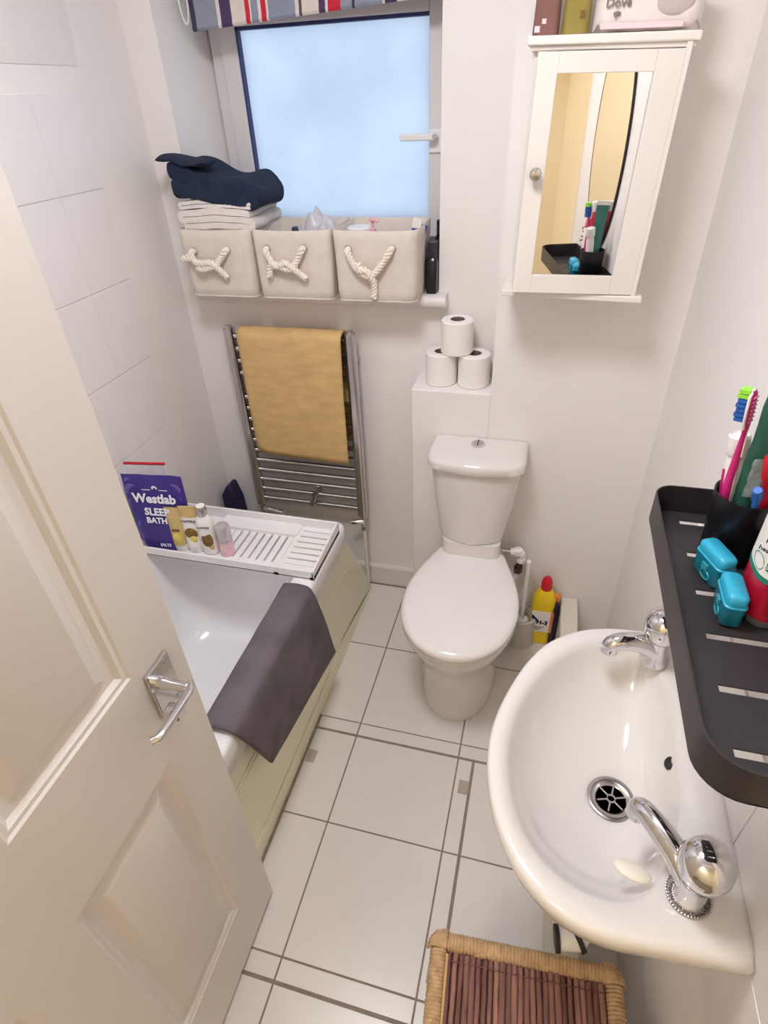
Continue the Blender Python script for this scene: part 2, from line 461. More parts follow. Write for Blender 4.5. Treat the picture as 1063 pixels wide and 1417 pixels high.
# ================================================================ LAMPS (above the frame, and the one on the landing)
def lamp(name, x, y, c, s, rad, label):
    t = thing(name, (x, y, ZC), label, 'ceiling lamp')
    bb = B(); bb.lathe([(rad+.012, 0), (rad+.014, -.012), (rad+.002, -.02), (rad*.5, -.021)], (x, y, ZC-.0005), 32); bb.build('base', plas_m, t)
    bb = B(); bb.lathe([(rad*math.cos(PI/2*k/6)+.0005, -.02-.055*math.sin(PI/2*k/6)) for k in range(7)], (x, y, ZC), 28)
    bb.build('diffuser', emit_m(name+'_glow', c, s), t)
lamp('ceiling_lamp', .71, .27, LAMP_COL, LAMP, .20, 'round white flush ceiling lamp over the middle of the bathroom')
lamp('ceiling_lamp', .28, -1.35, HALL_COL, HALL, .12, 'round warm ceiling lamp on the landing outside the door')
# ================================================================ BATH
bath = thing('bathtub', (.19, .22, 0), 'white acrylic bathtub with a cream side panel along the left wall', 'bath')
def ring(x0, x1, y0, y1, r, z): return rrect(x0, x1, y0, y1, r, z, 8)
b = B()
b.loft([ring(XL+.009, .498, -.60, 1.045, .03, .462), ring(XL+.009, .507, -.60, 1.048, .03, .470), ring(XL+.009, .511, -.60, 1.048, .03, .545), ring(XL+.009, .509, -.60, 1.046, .03, .5545),
        ring(XL+.018, .501, -.59, 1.037, .03, .560), ring(-.055, .450, -.545, .995, .10, .560), ring(-.046, .440, -.535, .985, .11, .553),
        ring(-.038, .432, -.52, .968, .12, .52), ring(-.015, .408, -.46, .90, .13, .30), ring(.005, .385, -.42, .85, .13, .21),
        ring(.035, .350, -.38, .79, .12, .175), ring(.09, .30, -.30, .70, .10, .168)], cap0=False)
b.build('tub', acry_m, bath, smooth=50)
b = B(); b.lathe([(0, 0), (.03, 0), (.032, .003), (.0, .004)], (.19, -.15, .168), 20); b.build('waste', chrome_m, bath)
def zb_(y): return .009+(1.304-y)*.2
pan = [(-.60, .076), (.93, .078), (.965, .086), (1.05, .074), (1.18, .050), (1.300, .024), (1.300, .06), (1.292, .10), (1.235, .20), (1.16, .335), (1.085, .445), (1.06, .462), (1.03, .468), (-.60, .468)]
b = B(); b.prism(pan, 'x', .470, .484)
sp = b.build('side_panel', cream_m, bath, smooth=0, bev=.003, label='cream bath panel, coming away at the far bottom corner')
path = catmull([(.484, -.55, .352), (.484, .3, .356), (.484, .81, .345), (.484, .99, .338), (.484, 1.06, .322), (.484, 1.10, .298), (.484, 1.14, .235), (.484, 1.165, .16)], 6)
b = B(); b.tube(path, .0022, 8); b.build('moulding', cream_m, sp)
b = B(); b.prism([(-.55, .10), (1.14, .10), (1.155, .16), (1.13, .235), (1.09, .296), (1.055, .316), (.99, .330), (-.55, .345)], 'x', .482, .4853); b.build('raised_field', cream_m, sp, smooth=0, bev=.003)
b = B(); b.prism([(-.60, 0), (1.300, 0), (1.300, .006), (1.17, .030), (1.05, .057), (.965, .074), (.93, .076), (-.60, .076)], 'x', .472, .4865)
b.build('plinth', cream_m, bath, smooth=0)
b = B(); b.box(.455, .470, -.6, 1.29, .001, .10); b.build('gap_shade_strip', dark_m, bath, smooth=0, label='dark strip painted as the shade in the gap behind the loose panel')  # solid strip, its dark colour stands in for shade behind the panel
b = B(); b.box(XL+.01, .468, 1.030, 1.042, 0, .470); b.build('end_panel', cream_m, bath, smooth=0)
b = B(); b.box(.4795, .493, -.60, .70, .0005, .009); b.jitter(.002, 40); b.build('sealant', grout_m, bath, smooth=0, label='dirty grey-brown sealant along the floor')

# charcoal mat over the bath rim
mat_o = None
us = [0, .1, .2, .3, .4, .5, .6, .7, .8, .9, 1]
def mat_pt(u, v):
    """u along the rim (near->far), v down the cloth: 0 inner hem, 1 outer hem"""
    y_top = .248+u*(.712-.248); hem_y = .335+u*(.800-.335); hem_z = .322-u*.108
    if v < .22:
        t = v/.22; x = .4335+.004*t; z = .520-.02*(1-u)+t*(.575-.520+.02*(1-u)); y = y_top+.01*(1-t)
    elif v < .40:
        t = (v-.22)/.18; x = .4375+t*.081; z = .5735+.006*math.sin(PI*t); y = y_top
    else:
        t = (v-.40)/.60; x = .5195+.004*math.sin(PI*t)+.004*t; z = .568+(hem_z-.568)*t; y = y_top+(hem_y-y_top)*t
        if t < .12: x -= .004*(1-t/.12)
    return V((x, y, z))
grid = []
for i in range(33):
    u = i/32; row = []
    for j in range(41):
        v = j/40
        uu = u
        # rounded far corners
        e = max(0, abs(u-.5)*2-.9)/.1; f = max(0, abs(v-.5)*2-.9)/.1
        p = mat_pt(uu, v)
        p.x += .0025*noise.noise(p*14)
        row.append(p)
    grid.append(row)
b = B(); b.sheet(grid)
o = b.build('bath_mat', grey_terry_m, loc=(.48, .5, .56), solid=.008, smooth=60)
tag(o, 'charcoal grey bath mat draped over the edge of the bath', 'bath mat')

# ---- white caddy tray across the far end of the bath
tray = thing('bath_caddy', (.2, .86, .56), 'white plastic slatted bath tray laid across the bath', 'bath tray')
x0, x1, y0, y1, zf = -.098, .509, .757, .985, .5603
b = B()
b.box(x0, x1, y0, y0+.007, zf, zf+.030, bev=.002); b.box(x0, x1, y1-.007, y1, zf, zf+.042, bev=.002)
b.prism([(y0, zf), (y1, zf), (y1, zf+.042), (y0, zf+.030)], 'x', x1-.007, x1); b.prism([(y0, zf), (y1, zf), (y1, zf+.042), (y0, zf+.030)], 'x', x0, x0+.007)
b.build('rim', plas_m, tray, bev=.002)
b = B(); b.box(x0, .180, y0, y1, zf, zf+.005); b.box(.18, x1, y0, y0+.045, zf, zf+.005); b.box(.18, x1, y1-.045, y1, zf, zf+.005)
b.box(.385, .400, y0, y1, zf, zf+.010); b.box(.497, x1, y0, y1, zf, zf+.010)
b.box(.12, .39, .925, .982, zf, zf+.018, bev=.003)
b.build('tray_floor', plas_m, tray, smooth=30)
for k in range(8):
    bb = B(); xx = .183+k*.0257; bb.box(xx, xx+.0185, y0+.03, .93, zf, zf+.006, bev=.001); bb.build('slat', plas_m, tray, smooth=30)
for k in range(6):
    bb = B(); ya = .800+k*.0265; bb.box(.395, .500, ya, ya+.0205, zf+.006, zf+.012, bev=.001); bb.build('slat', plas_m, tray, smooth=30)
for ya, yb in ((y0+.01, .798), (.960, .98)):
    bb = B(); bb.box(.388, .505, ya, yb, zf+.004, zf+.012, bev=.001); bb.build('slat_frame', plas_m, tray, smooth=30)

# ---- things on the tray
ZT = zf+.0055
def pouch(name, cx, cy, w, h, t, lean, mat, label, cat, rz=0, wb=.8, top=1.0):
    """standing pouch, built at the origin facing -y, leaned back a little"""
    o = thing(name, (cx, cy, ZT), label, cat); o.rotation_euler = (0, 0, rz)
    rings = []
    for k in range(15):
        q = k/14; z = q*h
        hw_ = w/2*(wb+(top-wb)*min(1, q*1.6)); th = t/2*(1-q)**.7+.0018
        if k == 0: th *= .9
        n = 28; rg = []
        for i in range(n):
            a = 2*PI*i/n; ca, sa = math.cos(a), math.sin(a)
            ex = math.copysign(abs(ca)**.55, ca)*hw_; ey = math.copysign(abs(sa)**.9, sa)*th
            rg.append(V((ex, ey+lean*q*h, z+.006*noise.noise(V((ex*14, q*4, cx*30)))*(q > .9))))
        rings.append(rg)
    bb = B(); bb.loft(rings); bb.build('pouch_body', mat, o, local=True, smooth=60)
    return o
# clear pouch of white salts with a red zip, half behind the door
p = pouch('salt_pouch', -.066, .862, .175, .245, .06, .06, M('clear_salt', (220, 214, 212), .35, var=.08, scale=60), 'see-through pouch of white bath salts with a red zip top, behind the purple pouch', 'pouch', rz=.12)
bb = B(); bb.tube([(-.086, .0145, .243), (-.03, .0145, .246), (.03, .0145, .247), (.086, .0145, .249)], .0042, 8); bb.build('zip', red_m, p, local=True, label='red zip strip')
bb = B(); bb.box(-.080, .0, -.034, -.0315, .02, .058); bb.build('blue_print', skyblue_m, p, local=True, smooth=0)
bb = B(); bb.box(-.082, -.02, -.033, -.0305, .056, .080); bb.build('green_print', green_print_m, p, local=True, smooth=0)
text('lettering', 'A', .030, ink_m, p, (-.072, -.018, .17), (1, 0, 0), (0, .1, 1), local=True)
# purple pouch
p = pouch('salt_pouch', .008, .812, .190, .245, .062, .06, purple_m, 'purple stand-up pouch with white lettering on the bath tray', 'pouch', rz=.10, wb=.78)
def yf(z, x=0):            # front face of the pouch at height z
    q = z/.245; return .06*z-(.031*(1-q)**.7+.0018)*(max(0, 1-(abs(x)/.095)**1.9))**.6-.0012
for (x, z, r) in ((-.068, .196, .022), (-.072, .155, .016), (.070, .205, .018), (-.055, .085, .016), (-.058, .038, .017), (.074, .17, .012), (-.076, .225, .010), (-.05, .118, .010)):
    bb = B(); bb.lathe([(r*.02, .0007), (r, .0007), (r, -.0002), (r*.02, -.0002)], (x, yf(z, x)+.0006, z), 14, axis=(0, -1, .06)); bb.build('petal_print', purple_l_m, p, local=True, smooth=0)
text('lettering', 'Westlab', .040, white_ink_m, p, (.004, yf(.176)-.0030, .176), (1, 0, 0), (0, .18, 1), bold=.0013, local=True)
text('lettering', 'SLEEP', .032, white_ink_m, p, (.005, yf(.132)-.003, .134), (1, 0, 0), (0, .2, 1), bold=.001, local=True)
text('lettering', 'BATH', .026, white_ink_m, p, (.000, yf(.104)-.003, .106), (1, 0, 0), (0, .2, 1), bold=.0008, local=True)
text('lettering', 'SALTS', .013, white_ink_m, p, (.012, yf(.02)-.002, .024), (1, 0, 0), (0, .3, 1), bold=.0003, local=True)
for k in range(7):
    a = PI*k/6; bb = B(); bb.sphere((.008+.006*math.cos(a), yf(.210)-.0004, .207+.006*math.sin(a)), .0032, 8, sy=.25); bb.build('emblem_petal', white_ink_m, p, local=True)
bb = B(); bb.box(-.032, -.006, yf(.203)-.0012, yf(.203)+.0005, .2015, .2030); bb.build('small_print', white_ink_m, p, local=True, smooth=0)
bb = B(); bb.box(.022, .048, yf(.203)-.0012, yf(.203)+.0005, .2015, .2030); bb.build('small_print', white_ink_m, p, local=True, smooth=0)
# two squeeze tubes standing on their caps
def tube_pack(cx, cy, h, w, mats, label, words):
    o = thing('cosmetic_tube', (cx, cy, ZT), label, 'tube'); o.rotation_euler = (0, 0, .15)
    bb = B(); bb.lathe([(w*.40, 0), (w*.44, .002), (w*.46, .022), (w*.42, .024)], n=24, sy=.75); bb.build('cap', mats[2], o, local=True)
    rings = []
    for k in range(12):
        q = k/11; hw_ = w/2*(.90+.10*q); th = w*.36*(1-q)+.0012
        rings.append([V((math.cos(2*PI*i/24)*hw_, math.sin(2*PI*i/24)*th+.02*q*h, .024+q*(h-.024))) for i in range(24)])
    bb = B(); bb.loft(rings[:9]); bb.build('tube_body', mats[0], o, local=True, smooth=60)
    bb = B(); bb.loft([[p_ for p_ in r] for r in rings[8:]]); bb.build('crimp', mats[1], o, local=True, smooth=60)
    def fy(z):
        q = (z-.024)/(h-.024); return .02*q*h-(w*.36*(1-q)+.0012)-.0010
    return o, fy
o, fy = tube_pack(.062, .803, .152, .050, (gold_tr_m, gold_m, plas_m), 'golden translucent squeeze tube standing left of the white tube', '')
bb = B(); bb.box(-.012, .012, fy(.085)-.0005, fy(.07)+.0015, .072, .082); bb.build('print', gold_d_m, o, local=True, smooth=0)
bb = B(); bb.sphere((0, fy(.05)+.002, .05), .014, 14, sy=.25, sz=1.3); bb.build('print', yel_print_m, o, local=True)
o, fy = tube_pack(.110, .808, .160, .056, (label_m, gold_m, plas_m), 'white squeeze tube with gold print and gold crimped end on the tray', '')
bb = B(); bb.sphere((0, fy(.068)+.0035, .070), .020, 16, sy=.3, sz=1.0); bb.build('braid_print', gold_d_m, o, local=True)
bb = B(); bb.sphere((.006, fy(.05)+.0025, .052), .012, 14, sy=.3, sz=1.1); bb.build('print', yel_print_m, o, local=True)
text('lettering', 'PANTENE', .0105, ink_m, o, (0, fy(.112)-.0012, .112), (1, 0, 0), (0, .1, 1), local=True)
bb = B(); bb.sphere((0, fy(.128), .128), .004, 8, sy=.3, sz=1.4); bb.build('emblem', gold_m, o, local=True)
# pump-cap bottle
o = thing('lotion_bottle', (.160, .808, ZT), 'white oval bottle with silver cap and bronze print on the tray', 'bottle'); o.rotation_euler = (0, 0, .2)
bb = B(); bb.lathe([(.018, 0), (.0225, .004), (.024, .03), (.0255, .08), (.0245, .115), (.018, .134), (.0125, .140)], n=28, sx=1.05, sy=.8); bb.build('bottle_body', label_m, o, local=True)
bb = B(); bb.lathe([(.0135, .139), (.0145, .141), (.0145, .168), (.0130, .170)], n=24); bb.build('cap', steel_m, o, local=True, label='silver cap')
bb = B(); bb.lathe([(.0005, .1702), (.0128, .1702), (.0128, .1712), (.0005, .1712)], n=24); bb.build('cap_top', label_m, o, local=True)
bb = B(); bb.sphere((.002, -.0165, .058), .0175, 16, sy=.28, sz=1.7); bb.build('braid_print', gold_d_m, o, local=True)
bb = B(); bb.sphere((.008, -.0165, .035), .010, 12, sy=.3, sz=1.5); bb.build('print', gold_m, o, local=True)
text('lettering', 'PANTENE', .0085, ink_m, o, (0, -.0208, .105), (1, 0, 0), (0, 0, 1), local=True)
# deodorant
o = thing('roll_on_bottle', (.212, .812, ZT), 'short pink bottle with clear silver cap, rightmost on the tray', 'bottle')
bb = B(); bb.lathe([(.017, 0), (.0205, .003), (.0215, .03), (.0215, .052)], n=28); bb.build('bottle_body', pink_m, o, local=True)
bb = B(); bb.lathe([(.0212, .052), (.022, .053), (.022, .06), (.020, .061)], n=28); bb.build('collar', steel_m, o, local=True)
bb = B(); bb.lathe([(.0215, .060), (.0215, .098), (.019, .106), (.014, .108)], n=28); bb.build('cap', M('silver_clear', (206, 200, 202), .18, .5, var=.03), o, local=True, label='silver see-through cap')
bb = B(); bb.box(-.010, .010, -.0222, -.0205, .018, .040, bev=.001); bb.build('print', pale_pink_m, o, local=True)
# navy thing in the corner behind the tray
b = B(); b.prism([(-.100, .003), (-.012, .003), (-.028, .40), (-.048, .470), (-.062, .468), (-.092, .425)], 'y', 1.285, 1.345); b.jitter(.004, 20)
tag(b.build('folded_cloth', navy_pl_m, bev=.006), 'dark navy cloth tucked in the corner behind the bath tray', 'cloth')

# ================================================================ TOWEL RADIATOR
rad = thing('towel_radiator', (.266, 1.325, .33), 'chrome ladder towel radiator on the wall under the window', 'radiator')
for xa_ in (.042, .458):
    b = B(); b.loft([rrect(xa_, xa_+.034, 1.308, 1.342, .010, z, 5) for z in (.385, 1.078)]); q = b.build('post', rail_m, rad)
    b = B(); b.lathe([(.0155, 1.077), (.0155, 1.081), (.010, 1.087), (.001, 1.088)], (xa_+.017, 1.325, 0), 20); b.build('cap', rail_m, q)
    b = B(); b.tube([(xa_+.017, 1.338, .98), (xa_+.017, 1.386, .98)], .011, 16); b.build('wall_bracket', rail_m, q)
for z in (.412, .456, .499, .541, .583, .625, .668, .710, .752, .795, .837, .925, .968, 1.010, 1.052):
    b = B(); b.tube([(.060, 1.325, z), (.475, 1.325, z)], .0095, 14); b.build('rail', rail_m, rad)
b = B(); b.tube([(.285, 1.322, .437), (.285, 1.386, .437)], .011, 14); b.tube([(.275, 1.310, .412), (.297, 1.310, .470)], .009, 12); b.build('clamp', rail_m, rad)
b = B(); b.tube([(.450, 1.322, .990), (.450, 1.386, .990)], .012, 14); b.build('clamp', rail_m, rad)
for xv, d in ((.059, 1), (.475, -1)):
    b = B(); b.tube([(xv, 1.325, .390), (xv, 1.325, .362), (xv, 1.325, .330)], [.007, .009, .009], 14)
    b.lathe([(.013, .372), (.013, .385)], (xv, 1.325, 0), 6)
    if d < 0:
        b.tube([(xv, 1.325, .352), (xv+d*.022, 1.318, .352), (xv+d*.046, 1.312, .352)], [.010, .0105, .0095], 16)
        b.lathe([(.0125, .318), (.0125, .335)], (xv, 1.325, 0), 6)
    else:
        b.tube([(xv, 1.325, .356), (xv+.05, 1.31, .358)], .008, 14); b.tube([(xv+.03, 1.316, .358), (xv+.095, 1.300, .362)], [.015, .013], 18)
    b.build('valve', chrome_m, rad)
b = B(); b.tube([(.475, 1.325, .332), (.475, 1.327, .002)], .0075, 12); b.build('feed_pipe', M('painted_pipe', (226, 220, 214), .4), rad)
b = B(); b.tube([(.059, 1.325, .332), (.059, 1.327, .002)], .0075, 12); b.build('feed_pipe', MATS['painted_pipe'], rad)

# ochre towel over the top rails
def drape(name, mat, label, cat, xs, z_front, z_back, ztop, yf_, yb_, solid, seed=0, skew=None):
    nx, nz = 28, 34; g = []
    for i in range(nx+1):
        u = i/nx; row = []
        x = xs[0]+(xs[1]-xs[0])*u
        zf_ = z_front(u)
        for j in range(nz+1):
            v = j/nz
            if v < .30: t = v/.30; y, z = yb_, z_back+(ztop-.012-z_back)*t
            elif v < .40:
                t = (v-.30)/.10; a = PI*t; y = (yf_+yb_)/2+(yb_-yf_)/2*math.cos(a); z = ztop-.012+.014*math.sin(a)
            else:
                t = (v-.40)/.60; y = yf_-.004*math.sin(PI*t)-.006*t; z = ztop-.012+(zf_-ztop+.012)*t
            d = noise.noise(V((x*7+seed, z*5, .3)))*.004
            xx = x+(skew(u, t) if skew and v >= .40 else (skew(u, 0) if skew else 0))
            row.append(V((xx, y+(d if v >= .4 else 0), z)))
        g.append(row)
    bb = B(); bb.sheet(g)
    return tag(bb.build(name, mat, solid=solid, smooth=60, loc=((xs[0]+xs[1])/2, yf_, z_front(.5))), label, cat)
drape('hand_towel', ochre_m, 'ochre mustard towel hanging over the chrome towel radiator', 'towel', (.106, .456),
      lambda u: .640+.012*max(0, 1-u*8)+(-.010)*u, .70, 1.082, 1.288, 1.350, .008, skew=lambda u, t: -.006*t*u+.004*t*(1-u))

# ================================================================ BASKETS ON THE SILL
def rope(bb, pts, r=.0098, n=6, turns=95):
    P = catmull(pts, n); L = 0
    for k in range(3):
        pass
    T = [(P[min(i+1, len(P)-1)]-P[max(i-1, 0)]).normalized() for i in range(len(P))]
    u = T[0].orthogonal().normalized(); fr = []; acc = 0
    for i in range(len(P)):
        u = (u-T[i]*u.dot(T[i])).normalized(); fr.append((u.copy(), T[i].cross(u), acc))
        if i+1 < len(P): acc += (P[i+1]-P[i]).length
    for k in range(3):
        path = [P[i]+(fr[i][0]*math.cos(fr[i][2]*turns*2.2+2*PI*k/3)+fr[i][1]*math.sin(fr[i][2]*turns*2.2+2*PI*k/3))*r*.60 for i in range(len(P))]
        bb.tube(path, r*.47, 7)
def basket(x0, x1, label, knots, eyelets, sag):
    o = thing('storage_basket', ((x0+x1)/2, 1.345, 1.198), label, 'basket', 'canvas baskets on the window sill')
    y0, y1, z0, z1 = 1.250, 1.465, 1.198, 1.384
    def rg(ins, z, r, sagf=0):
        pts = rrect(x0+ins, x1-ins, y0+ins, y1-ins, r, z, 6)
        out = []
        n = len(pts)
        for i in range(n):                                 # subdivide the straight runs
            a, c = pts[i], pts[(i+1) % n]; L = (c-a).length; m = max(1, int(L/.022))
            for k in range(m): out.append(a.lerp(c, k/m))
        cx, cy = (x0+x1)/2, (y0+y1)/2
        for p in out:
            if sagf:
                s_ = (1-min(1, abs(p.x-cx)/(x1-x0)*2)**2) if abs(p.y-cy) > .08 else (1-min(1, abs(p.y-cy)/(y1-y0)*2)**2)
                p.z -= sagf*s_
                if p.y > cy: p.z -= .002
        return out
    R_ = .022
    rings = [rg(.010, z0, R_), rg(.004, z0+.006, R_)]
    for k in range(1, 8): rings.append(rg(.004-.004*k/8, z0+.006+(z1-z0-.006)*k/8, R_, sag*k/8))
    rings += [rg(0, z1, R_, sag), rg(.002, z1+.002, R_, sag), rg(.005, z1, R_-.004, sag), rg(.007, z0+.09, R_-.006, sag*.5), rg(.010, z0+.012, R_-.006)]
    bb = B(); bb.loft(rings)
    for v in bb.bm.verts:
        if v.co.z > z0+.02: v.co.y += .004*noise.noise(v.co*9)*(1 if v.co.y < y0+.05 else .4); v.co.x += .002*noise.noise(v.co*8+V((5, 0, 0)))
    bb.build('basket_body', linen_m, o, smooth=60)
    bb = B(); bb.tube([p+V((0, 0, 0)) for p in rg(.006, z0+.002, R_)], .0028, 6, closed=True); bb.build('base_piping', linen_m, o)
    bb = B()
    for k in knots: rope(bb, k)
    bb.build('rope_handle', rope_m, o, smooth=60)
    for (ex, ez) in eyelets:
        e = B(); e.tube([(ex+.009*math.cos(2*PI*k/16), y0-.0015, ez+.009*math.sin(2*PI*k/16)) for k in range(16)], .002, 6, closed=True)
        e.build('eyelet', steel_m, o)
    return o
yk = 1.237
bk1 = basket(-.006, .222, 'canvas basket with knotted rope under the folded towels, leftmost of three', [
    [(.150, 1.254, 1.331), (.147, yk, 1.329), (.130, yk, 1.311), (.106, yk-.004, 1.290), (.078, yk-.006, 1.286), (.055, yk, 1.292), (.038, yk, 1.306), (.022, yk, 1.317)],
    [(.040, 1.254, 1.326), (.036, yk, 1.322), (.046, yk-.002, 1.300), (.074, yk-.010, 1.299), (.100, yk-.008, 1.300), (.118, yk-.006, 1.284), (.140, yk+.002, 1.258)],
    [(.030, yk, 1.310), (.016, yk+.001, 1.309), (.004, yk+.003, 1.308)],
    [(.052, yk-.004, 1.287), (.062, yk-.006, 1.282), (.085, yk-.006, 1.283)]], [(.150, 1.331), (.040, 1.326)], .004)
bk2 = basket(.226, .462, 'canvas basket with knotted rope and a carrier bag inside, middle of three', [
    [(.386, 1.254, 1.338), (.382, yk, 1.334), (.366, yk, 1.308), (.346, yk-.006, 1.287), (.318, yk-.006, 1.292), (.292, yk-.002, 1.300), (.282, yk, 1.288), (.276, yk, 1.264)],
    [(.274, 1.254, 1.336), (.276, yk, 1.330), (.286, yk, 1.308), (.306, yk-.008, 1.294), (.332, yk-.010, 1.304), (.350, yk-.008, 1.292), (.364, yk-.004, 1.280), (.388, yk+.002, 1.260)]],
    [(.386, 1.338), (.274, 1.336)], .004)
bk3 = basket(.468, .706, 'canvas basket with a Y-shaped rope knot and toiletries inside, rightmost of three', [
    [(.640, 1.254, 1.340), (.636, yk, 1.336), (.618, yk, 1.310), (.596, yk-.004, 1.284), (.576, yk-.006, 1.274), (.556, yk-.004, 1.280), (.546, yk, 1.296)],
    [(.516, 1.254, 1.338), (.518, yk, 1.332), (.530, yk, 1.304), (.546, yk-.004, 1.288), (.566, yk-.010, 1.290), (.582, yk-.008, 1.272), (.588, yk, 1.250), (.585, yk+.002, 1.212)],
    [(.548, yk-.006, 1.306), (.552, yk-.010, 1.290), (.568, yk-.012, 1.292)]], [(.640, 1.340), (.516, 1.338)], .003)

# in the baskets
def blob(bb, c, r, sx, sy, sz, amp, sc, seed, n=24):
    bb.sphere(c, r, n, sx, sy, sz); bb.jitter(amp, sc, seed); return bb
b = B(); g = []
for i in range(25):
    row = []
    for j in range(17):
        u, v = i/24, j/16
        x = .315+u*.135; y = 1.345+v*.085
        z = 1.350+.052*math.sin(PI*u)*math.sin(PI*v)+.034*noise.noise(V((x*30, y*22, 2)))+.024*noise.noise(V((x*60, y*50, 5)))
        row.append(V((x, y, z)))
    g.append(row)
b.sheet(g); tag(b.build('carrier_bag', M('thin_white_bag', (232, 230, 236), .3, var=.03, trans=.3), solid=.001, smooth=60, loc=(.38, 1.39, 1.31)), 'crumpled translucent white carrier bag in the middle basket', 'bag')
b = B(); b.box(.318, .333, 1.335, 1.355, 1.212, 1.377, bev=.003)
tag(b.build('small_box', M('dark_box', (60, 58, 72), .5), smooth=30), 'small dark box beside the white carrier bag in the basket', 'box')
def pump(x, y, h, label):
    o = thing('pump_bottle', (x, y, 1.212), label, 'bottle')
    bb = B(); bb.lathe([(.021, 0), (.024, .004), (.024, h-.03), (.012, h-.015), (.011, h-.010)], n=24); bb.build('bottle_body', pink_m, o, local=True)
    bb = B(); bb.lathe([(.010, h-.012), (.0105, h), (.008, h+.003)], n=20); bb.lathe([(.0035, h), (.0035, h+.022)], n=12)
    bb.lathe([(.009, h+.020), (.010, h+.024), (.006, h+.029)], n=18); bb.tube([(0, 0, h+.025), (.014, -.010, h+.024), (.017, -.012, h+.019)], .004, 10); bb.build('pump_head', MATS.get('salmon') or M('salmon', (226, 172, 178), .35), o, local=True)
    return o
pump(.560, 1.345, .160, 'pink pump bottle standing in the right-hand basket')
o = thing('lidded_tub', (.520, 1.352, 1.212), 'round white lidded tub in the right-hand basket', 'tub')
b = B(); b.lathe([(.030, 0), (.034, .003), (.034, .145)], n=28); b.build('tub_body', label_m, o, local=True)
b = B(); b.lathe([(.0345, .142), (.036, .145), (.036, .163), (.033, .166), (.001, .167)], n=28); b.build('lid', plas_m, o, local=True)
o = thing('cream_tube', (.648, 1.370, 1.212), 'blue and white toothpaste tube poking out of the right-hand basket', 'tube'); o.rotation_euler = (0, .25, 0)
b = B(); b.lathe([(.014, 0), (.017, .004), (.017, .05), (.016, .10)], n=20); b.loft([[V((math.cos(2*PI*i/20)*(.016+.006*q), math.sin(2*PI*i/20)*.016*(1-q)+math.sin(2*PI*i/20)*.001, .10+.075*q)) for i in range(20)] for q in (0, .3, .6, 1)])
b.build('tube_body', M('deep_blue', (52, 60, 168), .35), o, local=True)
b = B(); b.box(-.022, .004, -.0035, .0035, .160, .186, bev=.001); b.build('crimp', label_m, o, local=True)
o = thing('black_bottle', (.726, 1.385, 1.1975), 'glossy black bottle standing between the right-hand basket and the window reveal', 'bottle')
blk_m = M('gloss_black', (28, 26, 34), .18, var=.05)
b = B(); b.loft([rrect(-.016, .014, -.030, .030, .008, z, 4) for z in (0, .002)]+[rrect(-.017, .015, -.031, .031, .009, z, 4) for z in (.004, .085)]+[rrect(-.014, .012, -.022, .022, .008, .098, 4)])
b.build('bottle_body', blk_m, o, local=True)
b = B(); b.loft([rrect(-.013, .012, -.020, .020, .006, z, 4) for z in (.098, .136)]); b.build('cap', M('black_cap', (44, 44, 56), .35), o, local=True)
o = thing('black_bottle', (.725, 1.490, 1.1975), 'second dark bottle behind, deeper on the sill by the window reveal', 'bottle')
b = B(); b.lathe([(.014, 0), (.016, .003), (.016, .12), (.009, .14), (.009, .165), (.001, .166)], n=20); b.build('bottle_body', blk_m, o, local=True)
b = B(); b.lathe([(.0105, .140), (.0105, .172), (.008, .175)], n=16); b.build('cap', MATS['black_cap'], o, local=True)

# folded towels stacked on the left basket
def folded(name, mat, label, x0, x1, y0, y1, z0, layers, t, gap=.001, amp=.004, seed=0, sag=0, start_right=False, sc=16):
    path = []; r = (t+gap)/2
    for k in range(layers):
        z = z0+t/2+k*(t+gap); right = (k % 2 == 0) != start_right
        xa_, xb_ = (x0+r, x1-r) if right else (x1-r, x0+r)
        for i in range(13): path.append((xa_+(xb_-xa_)*i/12, z))
        if k < layers-1:
            cx = xb_; sgn = 1 if right else -1
            for a in range(1, 6): path.append((cx+sgn*r*math.sin(PI*a/6), z+r-r*math.cos(PI*a/6)))
    L_, R_ = [], []
    for i, (x, z) in enumerate(path):
        a = path[max(i-1, 0)]; c = path[min(i+1, len(path)-1)]
        d = V((c[0]-a[0], c[1]-a[1])).normalized(); n = V((-d.y, d.x))
        L_.append((x+n.x*t/2*.98, z+n.y*t/2*.98)); R_.append((x-n.x*t/2*.98, z-n.y*t/2*.98))
    poly = L_+[((L_[-1][0]+R_[-1][0])/2+(path[-1][0]-path[-2][0])*.2, path[-1][1])]+R_[::-1]
    rings = []
    for j in range(15):
        y = y0+(y1-y0)*j/14
        rings.append([V((x, y, z)) for x, z in poly])
    bb = B(); bb.loft(rings)
    for v in bb.bm.verts:
        d = noise.noise_vector(v.co*sc+V((seed, 0, 0)))
        v.co += V((d.x*amp, d.y*amp, d.z*amp*.7))
        v.co.z -= sag*((v.co.x-(x0+x1)/2)/((x1-x0)/2))**2
        v.co.y += .006*noise.noise(V((v.co.z*70+seed, v.co.x*5, 0)))
    o = bb.build(name, mat, smooth=70)
    return tag(o, label, 'towel', 'folded towels stacked on the left basket')
folded('folded_towel', beige_terry_m, 'folded beige towel at the bottom of the towel stack', .018, .205, 1.262, 1.45, 1.335, 3, .0155, amp=.004, seed=3)
folded('folded_towel', white_terry_m, 'folded white towel in the middle of the stack, its rounded fold showing', .006, .232, 1.268, 1.46, 1.385, 3, .0165, amp=.005, seed=9, sag=.008)
folded('folded_towel', white_terry_m, 'thin white towel directly beneath the navy towel', .010, .236, 1.272, 1.46, 1.4375, 2, .009, amp=.004, seed=14, start_right=True, sag=.006)
